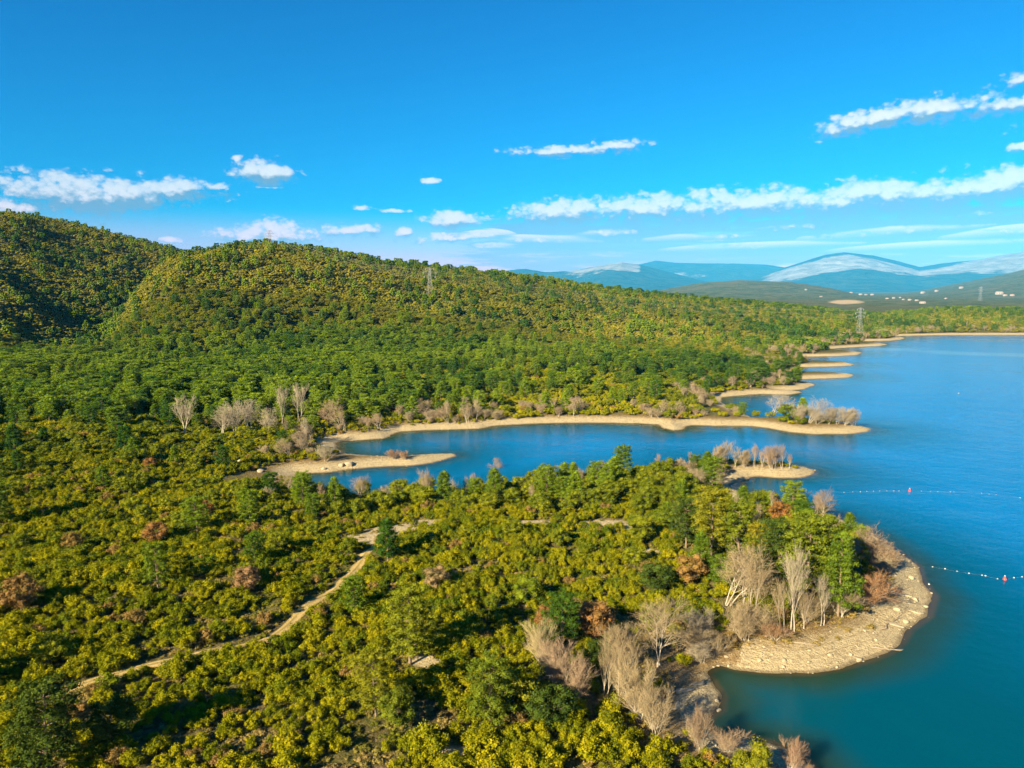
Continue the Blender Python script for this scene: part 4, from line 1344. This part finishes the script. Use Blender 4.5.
for k, (px, py, w, lab) in enumerate([(726, 657, 5, 'pale boulder at the cove end of the headland beach'), (760, 661, 7, 'large pale boulder near the water on the headland beach'), (784, 661, 7, 'rounded boulder midway along the headland beach'),
        (783, 667, 5, 'boulder at the waterline below the rounded boulder'), (729, 666, 4, 'small wet boulder where cove meets headland beach'), (851, 655, 6, 'boulder beside the driftwood on the headland beach'), (859, 660, 7, 'flat boulder at the waterline beside the driftwood'),
        (830, 656, 5, 'boulder in the middle of the headland beach edge'), (876, 640, 5, 'tan boulder above the driftwood branch'), (905, 622, 7, 'tan slab on the sunny rim of the headland'), (915, 600, 7, 'pale block on the seaward rim of the headland'), (897, 610, 6, 'weathered block inside the seaward rim'),
        (911, 578, 6, 'pale block at the shaded end of the headland rim'), (926, 607, 5, 'boulder at the waterline of the headland tip'), (349, 465, 12, 'big white boulder on the stony spit'), (342, 466, 7, 'smaller white rock touching the big spit boulder'), (324, 469, 7, 'grey rock at the waterline of the spit'), (260, 472, 9, 'flat pale rock at the root of the spit'),
        (225, 471, 8, 'pale rock among scrub behind the spit'), (719, 711, 6, 'orange tinted rock in the water of the cove'), (716, 701, 6, 'tan rock at the tip of the cove bank'), (742, 653, 4, 'little boulder back from the cove end of the beach'),
        (810, 651, 4, 'little boulder next to the beached log'), (240, 462, 6, 'stone near the scrub edge of the spit')]):
    x, y = hit(px, py); dist = math.hypot(x, y)
    o = obj('boulder', ROCKS[k % len(ROCKS)], loc=(x, y, ground_z(x, y) + .05)); s = w * dist / FPX * .55
    o.scale = (s, s, s); o.rotation_euler = (0, 0, k * 1.7)
    tag(o, lab, 'boulder', 'boulders on the shores')


def make_ledge(seed):
    rng = np.random.default_rng(seed); mb = MB(); v, f = ico(3)
    for k in range(14):
        n = rng.normal(0, 1, 3) * [.6, 1, 1.3]; n /= np.linalg.norm(n); h = v @ n
        v = v - np.maximum(h - rng.uniform(.35, .75), 0)[:, None] * n
    v = v * np.array([1, .30, .20]) * (1 + .05 * rng.normal(0, 1, (len(v), 1)))
    v[:, 1] += .15 * np.sin(v[:, 0] * 3 + seed)
    mb.add(v, f)
    return mb.mesh('rock_ledge', MAT['rock'])


for k, (px, py, L, tilt, lab) in enumerate([(668, 694, 30, .5, 'long tan rock ledge slanting down the cove bank'), (684, 690, 34, .45, 'broad sunlit ledge in the middle of the cove bank'), (697, 684, 26, .55, 'narrow ledge by the upper water of the cove'), (702, 700, 26, .4, 'low ledge at the water of the cove bank'),
        (676, 706, 24, .5, 'shaded ledge at the bottom of the cove bank'), (655, 700, 22, .6, 'ledge half hidden under bare bushes on the cove bank'), (903, 596, 26, -.5, 'slanting ledge across the sunny headland rim'), (893, 625, 24, -.4, 'low ledge above the water at the headland rim'), (912, 611, 20, -.6, 'short ledge at the headland tip')]):
    x, y = hit(px, py); dist = math.hypot(x, y); s = L * dist / FPX * .5
    o = obj('rock_ledge', make_ledge(900 + k), loc=(x, y, ground_z(x, y) - .02 * s)); o.scale = (s, s, s * .8)
    o.rotation_euler = (.12, .05, tilt + .3); tag(o, lab, 'rock ledge', 'rock ledges round the headland')

for k, (a, b, lab) in enumerate([((872, 648), (899, 650), 'forked driftwood branch reaching into the water'), ((791, 643), (815, 646), 'grey fallen trunk lying on the headland beach'), ((640, 684), (664, 676), 'dead branch below the round bare tree'), ((880, 630), (899, 618), 'fallen pole on the seaward rim')]):
    (x0, y0), (x1, y1) = hit(*a), (at_level(*b, .3) if k == 0 else hit(*b))
    z0, z1 = ground_z(x0, y0) + .15, max(ground_z(x1, y1), -.05) + .25
    p0, p1 = np.array([0., 0, 0]), np.array([x1 - x0, y1 - y0, z1 - z0]); rng = np.random.default_rng(k)
    mb = MB(); L = np.linalg.norm(p1); p = p0
    for i in range(6):
        q = p0 + (p1 - p0) * (i + 1) / 6 + rng.normal(0, .02 * L, 3) * [1, 1, .4]
        mb.tube(p, q, .16 * (1 - i / 8), .16 * (1 - (i + 1) / 8), 6); p = q
        if i > 1: mb.tube(p, p + (p1 - p0) / L * L * .18 + rng.normal(0, .09 * L, 3) * [1, 1, .5] + [0, 0, .25], .06, .015, 4)
    tag(obj('driftwood', mb.mesh('driftwood', MAT['log']), loc=(x0, y0, z0)), lab, 'driftwood', 'driftwood on the headland')

# ------------------------------------------------------------------ buoys
mb = MB(); mb.lathe([(0.001, -.16), (.16, -.12), (.235, 0), (.235, .06), (.17, .17), (.07, .22), (.001, .23)], 14); FLOAT = mb.mesh('float', MAT['buoy_white'], True)
mb = MB(); mb.lathe([(.238, -.005), (.252, .0), (.252, .05), (.238, .055)], 14); COLLAR = mb.mesh('collar', MAT['rope'], True)
mb = MB(); mb.lathe([(.001, -.35), (.40, -.25), (.52, .0), (.50, .18), (.30, .36), (.16, .95), (.001, 1.0)], 16); RFLOAT = mb.mesh('float', MAT['buoy_red'], True)
mb = MB(); mb.lathe([(.001, .98), (.15, 1.0), (.17, 1.1), (.10, 1.24), (.001, 1.27)], 12); CAP = mb.mesh('topmark', MAT['buoy_white'], True)


def buoy(px, py, red, lab, grp, s=1.0):
    x, y = at_level(px, py)
    o = bpy.data.objects.new('marker_buoy' if red else 'float_buoy', None); COL.objects.link(o); o.location = (x, y, .02); o.scale = (s, s, s); o.empty_display_size = .2
    if red: obj('float', RFLOAT, o); obj('topmark', CAP, o)
    else: obj('float', FLOAT, o); obj('collar', COLLAR, o)
    tag(o, lab, 'buoy', grp); return (float(x), float(y))


NEARL = [(932.5, 567), (945, 569), (957, 571.5), (969, 573.5), (982, 575.4), (985.5, 576), (997.5, 579), (1014, 577.9), (1022, 577)]
pts = [buoy(a, b, False, '%s white float from the shore on the buoy line off the headland' % ORD[i], 'floats of the near buoy line', (.6, .72, .55, .65)[i % 4]) for i, (a, b) in enumerate(NEARL)]
pts.insert(7, buoy(1004.7, 579.6, True, 'red marker buoy among the floats off the headland', 'red marker buoys', .72))
FARL = [(844, 492.4), (852.8, 492), (860.4, 491.8), (866.8, 491.5), (873.4, 491.3), (879.7, 491.1), (886.7, 491), (893.7, 491), (899, 491.1), (921.5, 491.3), (930.5, 491.5), (937.8, 491.8), (950.4, 491.9), (954, 492), (981.6, 493.4), (989.2, 494.2), (996.2, 494.8), (1020, 497.8)]
pts2 = []
for i, (a, b) in enumerate(FARL):
    if i == 9: pts2.append(buoy(909.6, 491, True, 'red marker buoy on the buoy line beyond the sand islet', 'red marker buoys', .72))
    side = '%s white float before the red marker on the far buoy line' % ORD[i] if i < 9 else '%s white float past the red marker on the far buoy line' % ORD[i - 9]
    pts2.append(buoy(a, b, False, side, 'floats of the far buoy line', (.45, .4, .55, .42, .5)[i % 5]))
p3 = buoy(805, 497.5, False, 'lone white mooring float behind the rusty headland oak', None, 1.2)
buoy(958.5, 393.5, False, 'lone white float far out on the open lake', None, 1.5)
buoy(929, 584.5, False, 'white float washed up at the headland tip', None, .8)


def rope(name, P, r, mat, lab, cat, grp=None):
    P = [np.array(p, float) for p in P]; mb = MB()
    for a, b in zip(P[:-1], P[1:]): mb.tube(a - P[0], b - P[0], r, r, 4)
    return tag(obj(name, mb.mesh(name, mat), loc=P[0]), lab, cat, grp)


rope('buoy_rope', [(x, y, .0) for x, y in pts], .008, MAT['rope'], 'thin rope joining the floats off the headland', 'rope')
rope('buoy_rope', [(x, y, .0) for x, y in pts2], .008, MAT['rope'], 'thin rope joining the floats of the far buoy line', 'rope')
a_ = at_level(790, 510)
rope('mooring_rope', [(p3[0], p3[1], .1), ((p3[0] + a_[0]) / 2, (p3[1] + a_[1]) / 2, .08), (a_[0], a_[1], .5)], .09, MAT['rope'], 'pale rope from the lone mooring float to the headland', 'rope')

# ------------------------------------------------------------------ pylons and their lines
def pylon(px, py, hpx, lab, wide=1.0):
    x, y = hit(px, py); z = ground_z(x, y); H = hpx * y / FPX
    o = bpy.data.objects.new('lattice_pylon', None); COL.objects.link(o); o.location = (x, y, z); o.rotation_euler = (0, 0, .45)
    wd = lambda f: (.085 * (1 - f) ** 1.3 + .018) * H * wide
    for sx in (-1, 1):
        for sy in (-1, 1):
            mb = MB(); fs = np.linspace(-.03, 1, 9)
            for f, g in zip(fs[:-1], fs[1:]):
                mb.bar((sx * wd(max(f, 0)), sy * wd(max(f, 0)), f * H), (sx * wd(g), sy * wd(g), g * H), .0036 * H)
            obj('leg', mb.mesh('leg', MAT['steel']), o)
    mb = MB(); fs = np.linspace(0, 1, 10)
    for f, g in zip(fs[:-1], fs[1:]):
        a, b = wd(f), wd(g)
        for (p, q) in (((-1, -1), (1, -1)), ((1, -1), (1, 1)), ((1, 1), (-1, 1)), ((-1, 1), (-1, -1))):
            mb.bar((p[0] * a, p[1] * a, f * H), (q[0] * b, q[1] * b, g * H), .0018 * H)
            mb.bar((q[0] * a, q[1] * a, f * H), (p[0] * b, p[1] * b, g * H), .0018 * H)
    obj('bracing', mb.mesh('bracing_lattice', MAT['steel']), o)
    tips = []
    for f, L in ((.70, .20), (.83, .24), (.96, .16)):
        mb = MB(); zz = f * H
        for sx in (-1, 1):
            e = np.array([sx * L * H, 0, zz])
            for sy in (-1, 1):
                mb.bar((0, sy * wd(f), zz), e, .0045 * H); mb.bar((0, sy * wd(f), zz + .05 * H), e, .0035 * H)
        ca = obj('crossarm', mb.mesh('crossarm', MAT['steel']), o)
        for sx in (-1, 1):
            mb = MB(); mb.lathe([(.002 * H, 0), (.011 * H, -.01 * H), (.006 * H, -.02 * H), (.011 * H, -.03 * H), (.006 * H, -.04 * H), (.011 * H, -.05 * H), (.002 * H, -.06 * H)], 8, (sx * L * H, 0, zz))
            obj('insulator', mb.mesh('insulator', MAT['insulator'], True), ca)
            c, s = math.cos(.45), math.sin(.45)
            tips.append((x + c * sx * L * H, y + s * sx * L * H, z + zz - .06 * H))
    return tag(o, lab, 'pylon', 'lattice pylons of the power line'), tips


_, T1 = pylon(859, 336, 28, 'tall steel lattice pylon by the far shore of the lake')
_, T2 = pylon(430, 296, 28, 'faint steel lattice pylon on the flank of the wooded hill')
_, T3 = pylon(270, 250, 19, 'lattice pylon standing on the crest of the wooded hill', 1.3)
_, T4 = pylon(980, 301, 14, 'small distant pylon on the dark slope beyond the far shore')


def span(A, B, lab, sag):
    mb = MB(); o_ = np.array(A[0])
    for a, b in zip(A, B):
        a, b = np.array(a), np.array(b); prev = a
        for t in np.linspace(0, 1, 19)[1:]:
            q = a * (1 - t) + b * t - np.array([0, 0, sag * 4 * t * (1 - t)])
            mb.tube(prev - o_, q - o_, .045, .045, 3); prev = q
    tag(obj('power_line', mb.mesh('power_line_wire', MAT['cable']), loc=o_), lab, 'power line', 'power lines between the pylons')


span(T2, T1, 'thin power lines running from the hill flank pylon to the shore pylon', 10)
span(T3, T2, 'thin power lines dropping from the crest pylon to the flank pylon', 8)

# ------------------------------------------------------------------ houses beyond the lake
def house(px, py, wpx, k, lab):
    x, y = hit(px, py); z = ground_z(x, y); w = .6 * wpx * math.hypot(x, y) / FPX; rng = np.random.default_rng(50 + k)
    dpt, hh = w * rng.uniform(.5, .7), w * rng.uniform(.28, .42)
    o = bpy.data.objects.new('house', None); COL.objects.link(o); o.location = (x, y, z - .4); o.rotation_euler = (0, 0, rng.uniform(-.5, .5))
    mb = MB(); mb.box((0, 0, hh / 2 - w * .05), (w / 2, dpt / 2, hh / 2 + w * .05)); obj('wall', mb.mesh('wall', MAT['wall']), o)
    e, rh = w * .04, w * .13
    X, Y = w / 2 + e, dpt / 2 + e
    mb = MB(); mb.add([(-X, -Y, hh + .01), (X, -Y, hh + .01), (X, Y, hh + .01), (-X, Y, hh + .01), (-X * .7, 0, hh + rh), (X * .7, 0, hh + rh)], [[0, 1, 5, 4], [2, 3, 4, 5], [0, 3, 2, 1]]); mb.add([(-X, -Y, hh + .01), (X, -Y, hh + .01), (X, Y, hh + .01), (-X, Y, hh + .01), (-X * .7, 0, hh + rh), (X * .7, 0, hh + rh)], [[1, 2, 5], [3, 0, 4]])
    obj('roof', mb.mesh('roof', MAT['roof']), o)
    for j in range(3):
        mb = MB(); mb.box(((j - 1) * w * .3, -dpt / 2 - .02, hh * .5), (w * .055, .05, hh * .17)); obj('window', mb.mesh('window', MAT['window']), o)
    tag(o, lab, 'house', 'houses beyond the lake')


for k, (a, b, w, lab) in enumerate([(861, 288.5, 5, 'uppermost pale house on the wooded rise past the shore pylon'), (851, 293, 4, 'pale house just above the sand pit'), (866, 294, 4, 'pale house right above the shore pylon'), (872, 295, 4.5, 'white house next to the one above the shore pylon'), (887, 299, 4, 'white house first of the row across the valley'),
        (893.5, 298.5, 4, 'white house second of the valley row'), (900.5, 298, 4, 'white house in the middle of the valley row'), (903.5, 300, 4, 'white house in front of the middle of the valley row'), (909.5, 300.5, 4.5, 'white house fourth along the valley row'), (916.5, 301, 4.5, 'pale house near the end of the valley row'),
        (922.5, 303.5, 8, 'long white building ending the valley row'), (923, 291.5, 6, 'white house alone high above the valley row'), (937, 288, 5, 'pale house far up the dark hill'), (961, 288.5, 5, 'pale house alone midway up the dark hill'), (999, 294.5, 9, 'big white building on the dark hill'),
        (1005, 296, 5, 'white house beside the big white building'), (1012, 296, 5, 'pale house further along from the big white building'), (821, 297, 4, 'pale house at the foot of the dark wooded hill'), (806, 290, 3.5, 'tiny pale house on the dark wooded hill'), (946, 299, 4, 'pale house between the valley row and the distant pylon')]):
    house(a, b, w, k, lab)

SKY_SAT, SKY_VAL, SKY_HUE = 1.9, .60, .490
SKY_MUL = (.0, .75, .96)
SKY_PALE = (11.0, 1.75, 2.1, .70)
SKY_TOP = (1., .77, .97)
SKY_STRENGTH = .075
CLOUD_WHITE, CLOUD_SHADE = (4.2, 3.95, 3.7), (.95, 1.4, 1.85)
CLOUD_LOW = (1.9, .98, .93)
HAZE, HAZE_COL = 2.6e-5, (.05, .50, 1.0)
EXPOSURE = 1.75
# ------------------------------------------------------------------ sun, sky and clouds
SUN = np.array([-.66, -.75, 0.0]); SUN /= np.linalg.norm(SUN)
SUN_EL = R(26.0)
sun_vec = np.array([SUN[0] * math.cos(SUN_EL), SUN[1] * math.cos(SUN_EL), math.sin(SUN_EL)])
sl = bpy.data.lights.new('sun', 'SUN'); sl.energy = 5.0; sl.angle = R(.5); sl.color = (1.0, .85, .58)
so = obj('sun', sl)
from mathutils import Vector
so.rotation_euler = Vector(sun_vec).to_track_quat('Z', 'Y').to_euler()

w = bpy.data.worlds.new('World'); scene.world = w; w.use_nodes = True
nt = w.node_tree; nt.nodes.clear()
wo = nt.nodes.new('ShaderNodeOutputWorld'); bg = nt.nodes.new('ShaderNodeBackground')
sky = nt.nodes.new('ShaderNodeTexSky'); sky.sky_type = 'NISHITA'; sky.sun_disc = False
sky.sun_elevation = SUN_EL; sky.sun_rotation = math.atan2(SUN[0], SUN[1])
sky.air_density, sky.dust_density, sky.ozone_density, sky.altitude = 1.0, .25, 4.0, 100
hs = node(nt, 'ShaderNodeHueSaturation', inp={'Saturation': SKY_SAT, 'Value': SKY_VAL, 'Hue': SKY_HUE, 'Color': sky.outputs[0]})
tc = nt.nodes.new('ShaderNodeTexCoord')


def density_group():
    g = bpy.data.node_groups.new('cloud_density', 'ShaderNodeTree')
    g.interface.new_socket('Azimuth', in_out='INPUT', socket_type='NodeSocketFloat')
    g.interface.new_socket('Elevation', in_out='INPUT', socket_type='NodeSocketFloat')
    g.interface.new_socket('Density', in_out='OUTPUT', socket_type='NodeSocketFloat')
    g.interface.new_socket('Height', in_out='OUTPUT', socket_type='NodeSocketFloat')
    gi, go = g.nodes.new('NodeGroupInput'), g.nodes.new('NodeGroupOutput')
    az, el = Ex(g, gi.outputs[0]), Ex(g, gi.outputs[1])
    v = node(g, 'ShaderNodeCombineXYZ', inp={0: az * 14.0, 1: el * 26.0}).outputs[0]
    v2 = node(g, 'ShaderNodeCombineXYZ', inp={0: az * 60.0, 1: el * 100.0, 2: 3.7}).outputs[0]
    n = noise_tex(g, 1.0, 4, .55, v) - .5
    n2 = noise_tex(g, 1.0, 5, .6, v2) - .5
    v4 = node(g, 'ShaderNodeCombineXYZ', inp={0: az * 170.0, 1: el * 240.0, 2: 1.7}).outputs[0]
    n4 = noise_tex(g, 1.0, 3, .6, v4) - .5
    warp = node(g, 'ShaderNodeCombineXYZ', inp={0: az * 62.0 + n2 * 1.2, 1: el * 92.0 + n4 * 1.0, 2: 5.0}).outputs[0]
    vo = node(g, 'ShaderNodeTexVoronoi', inp={'Vector': warp, 'Scale': 1.0}); lob = .42 - Ex(g, vo.outputs['Distance'])
    warp2 = node(g, 'ShaderNodeCombineXYZ', inp={0: az * 150.0 + n4 * 1.4, 1: el * 210.0, 2: 8.0}).outputs[0]
    vo2 = node(g, 'ShaderNodeTexVoronoi', inp={'Vector': warp2, 'Scale': 1.0}); lob2 = .42 - Ex(g, vo2.outputs['Distance'])
    edge = n * 1.15 + n2 * .75 + n4 * .25 + lob * .55 + lob2 * .32
    tot = None; hs_ = ws_ = None
    for (cx, cy, hw, hu, hd, tilt, gain) in CLOUDS:
        a0, e0 = az_el(cx, cy)
        dx = (az - float(a0)) / (hw / FPX)
        de = el - float(e0) - (az - float(a0)) * tilt
        dy = (de / (hu / FPX)).max(de / (-hd / FPX))
        m = (1.0 - (dx * dx + dy * dy).sqrt()) * 1.0 + (gain - 1.0)
        tot = m if tot is None else tot.max(m)
        wgt = m.max(0.0) + .001; wgt = wgt * wgt
        hh = wgt * (de / (hu / FPX))
        hs_ = hh if hs_ is None else hs_ + hh; ws_ = wgt if ws_ is None else ws_ + wgt
    # thin streaks low over the mountains
    v3 = node(g, 'ShaderNodeCombineXYZ', inp={0: az * 9.0, 1: el * 95.0, 2: 9.1}).outputs[0]
    n3 = noise_tex(g, 1.0, 6, .62, v3)
    low = el.step(.012, .035) * (1.0 - el.step(.075, .125)) * az.step(-.22, .02)
    st = (n3 + low * .50 - .78) * 2.8
    d = (tot * .95 + edge * tot.step(-.55, .05)).max(st.min(.27 + n3 * .3))
    g.links.new(d.s, go.inputs[0])
    g.links.new((hs_ / ws_).s, go.inputs[1])
    return g


# centre, half width, height above and below, slope, strength
CLOUDS = [(75, 196, 66, 24, 22, -.02, 1.12), (125, 196, 62, 17, 16, 0, 1.05), (175, 190, 52, 16, 14, .03, 1.05), (214, 187, 18, 8, 6, 0, .98), (-5, 204, 70, 14, 20, -.1, .95), (-120, 190, 90, 22, 14, 0, 1.0),
          (262, 174, 36, 17, 11, -.03, 1.05), (237, 158, 8, 5, 4, 0, .9), (275, 237, 62, 18, 12, 0, 1.08), (345, 231, 42, 9, 9, .04, 1.0), (171, 240, 12, 5, 5, 0, .9),
          (452, 222, 36, 13, 10, 0, 1.1), (405, 231, 14, 9, 8, 0, 1.0), (460, 238, 60, 10, 9, .05, .95), (432, 181, 13, 4, 4, 0, .92), (396, 211, 24, 4, 3, -.03, .88), (362, 208, 14, 4, 4, 0, .88),
          (565, 151, 92, 8, 8, .02, .86), (610, 146, 45, 9, 7, .03, .90),
          (560, 214, 62, 18, 20, .02, 1.1), (650, 210, 85, 20, 24, .03, 1.1), (750, 206, 95, 20, 26, .06, 1.1), (860, 199, 115, 21, 27, .08, 1.1), (990, 189, 115, 19, 26, .06, 1.1), (1130, 180, 120, 20, 16, .03, 1.05),
          (620, 233, 90, 11, 10, .03, .72), (700, 238, 110, 10, 9, .03, .66), (800, 227, 110, 12, 11, .05, .74), (890, 233, 120, 11, 10, .05, .68), (970, 216, 90, 12, 11, .06, .74), (1020, 232, 90, 10, 10, .06, .68), (545, 241, 90, 10, 9, 0, .72), (480, 246, 60, 8, 7, 0, .68), (760, 247, 160, 8, 8, .02, .62), (940, 246, 150, 8, 8, .03, .64),
          (880, 118, 62, 14, 12, .16, 1.02), (945, 110, 55, 17, 13, .06, 1.02), (1000, 106, 45, 9, 11, .05, .95), (1030, 77, 28, 10, 7, .2, 1.0), (1030, 146, 26, 7, 7, 0, .95), (1120, 120, 70, 16, 12, 0, 1.0)]
grp = density_group()
sep = node(nt, 'ShaderNodeSeparateXYZ', inp={0: tc.outputs['Generated']})
X, Y, Z = (Ex(nt, sep.outputs[i]) for i in range(3))
az = X._m('ARCTAN2', Y); el = Z._m('ARCTAN2', (X * X + Y * Y).sqrt())


def dens(a, e):
    n = nt.nodes.new('ShaderNodeGroup'); n.node_tree = grp
    nt.links.new(a.s, n.inputs[0]); nt.links.new(e.s, n.inputs[1])
    return Ex(nt, n.outputs[0]), Ex(nt, n.outputs[1])


(d0, hgt_), (d1, _) = dens(az, el), dens(az - .006, el + .010)
cover = d0.step(.02, .50)
thick = d0.step(.2, .9)
lit = ((d0 - d1) * .9 + hgt_ * .95 + .30).clamp()
ccol = mixc(nt, lit.step(.05, .80), CLOUD_SHADE, CLOUD_WHITE)
low = 1.0 - el.step(.02, .13)
ccol = mixc(nt, low, ccol, mixc(nt, 1.0, ccol, CLOUD_LOW, 'MULTIPLY'))
clear = hs.outputs[0]
clear = mixc(nt, 1.0, clear, SKY_MUL, 'MULTIPLY')
haze_f = 1.0 - el.step(.0, .105)
clear = mixc(nt, haze_f * SKY_PALE[3], clear, SKY_PALE[:3])
clear = mixc(nt, el.step(.10, .55) * 1.0, clear, mixc(nt, 1.0, clear, SKY_TOP, 'MULTIPLY'))
final = mixc(nt, cover * (thick * .25 + .72), clear, ccol)
nt.links.new(final, bg.inputs[0]); bg.inputs[1].default_value = SKY_STRENGTH
nt.links.new(bg.outputs[0], wo.inputs[0])
try:
    w.cycles.sampling_method = 'MANUAL'; w.cycles.sample_map_resolution = 512
except Exception: pass

# ------------------------------------------------------------------ the air
if HAZE > 0:
    mb = MB(); mb.box((0, 0, 0), (1, 1, 1))
    lo, hi = np.array([-28500., -2600., -16.0]), np.array([29500., 38600., 2300.0])
    mb.v[0] = (mb.v[0] * .5 + .5) * (hi - lo) + lo
    hz, hnt, hout = new_mat('haze_air')
    pv = node(hnt, 'ShaderNodeVolumePrincipled', inp={'Color': (*HAZE_COL, 1), 'Density': HAZE, 'Density Attribute': '', 'Anisotropy': -.25})
    hnt.links.new(pv.outputs[0], hout.inputs['Volume'])
    tag(obj('haze', mb.mesh('haze', hz)), 'thin blue haze between the lake and the mountains', 'haze', kind='stuff')

# ------------------------------------------------------------------ render settings
scene.render.engine = 'CYCLES'
cy = scene.cycles
cy.use_denoising = True
cy.use_adaptive_sampling = True; cy.adaptive_threshold = .02
cy.max_bounces = 5; cy.diffuse_bounces = 3; cy.glossy_bounces = 2; cy.transmission_bounces = 3; cy.volume_bounces = 0; cy.transparent_max_bounces = 4
cy.caustics_reflective = False; cy.caustics_refractive = False
vs = scene.view_settings
vs.view_transform = 'Standard'; vs.look = 'None'; vs.exposure = EXPOSURE; vs.gamma = 1.0; vs.use_curve_mapping = False
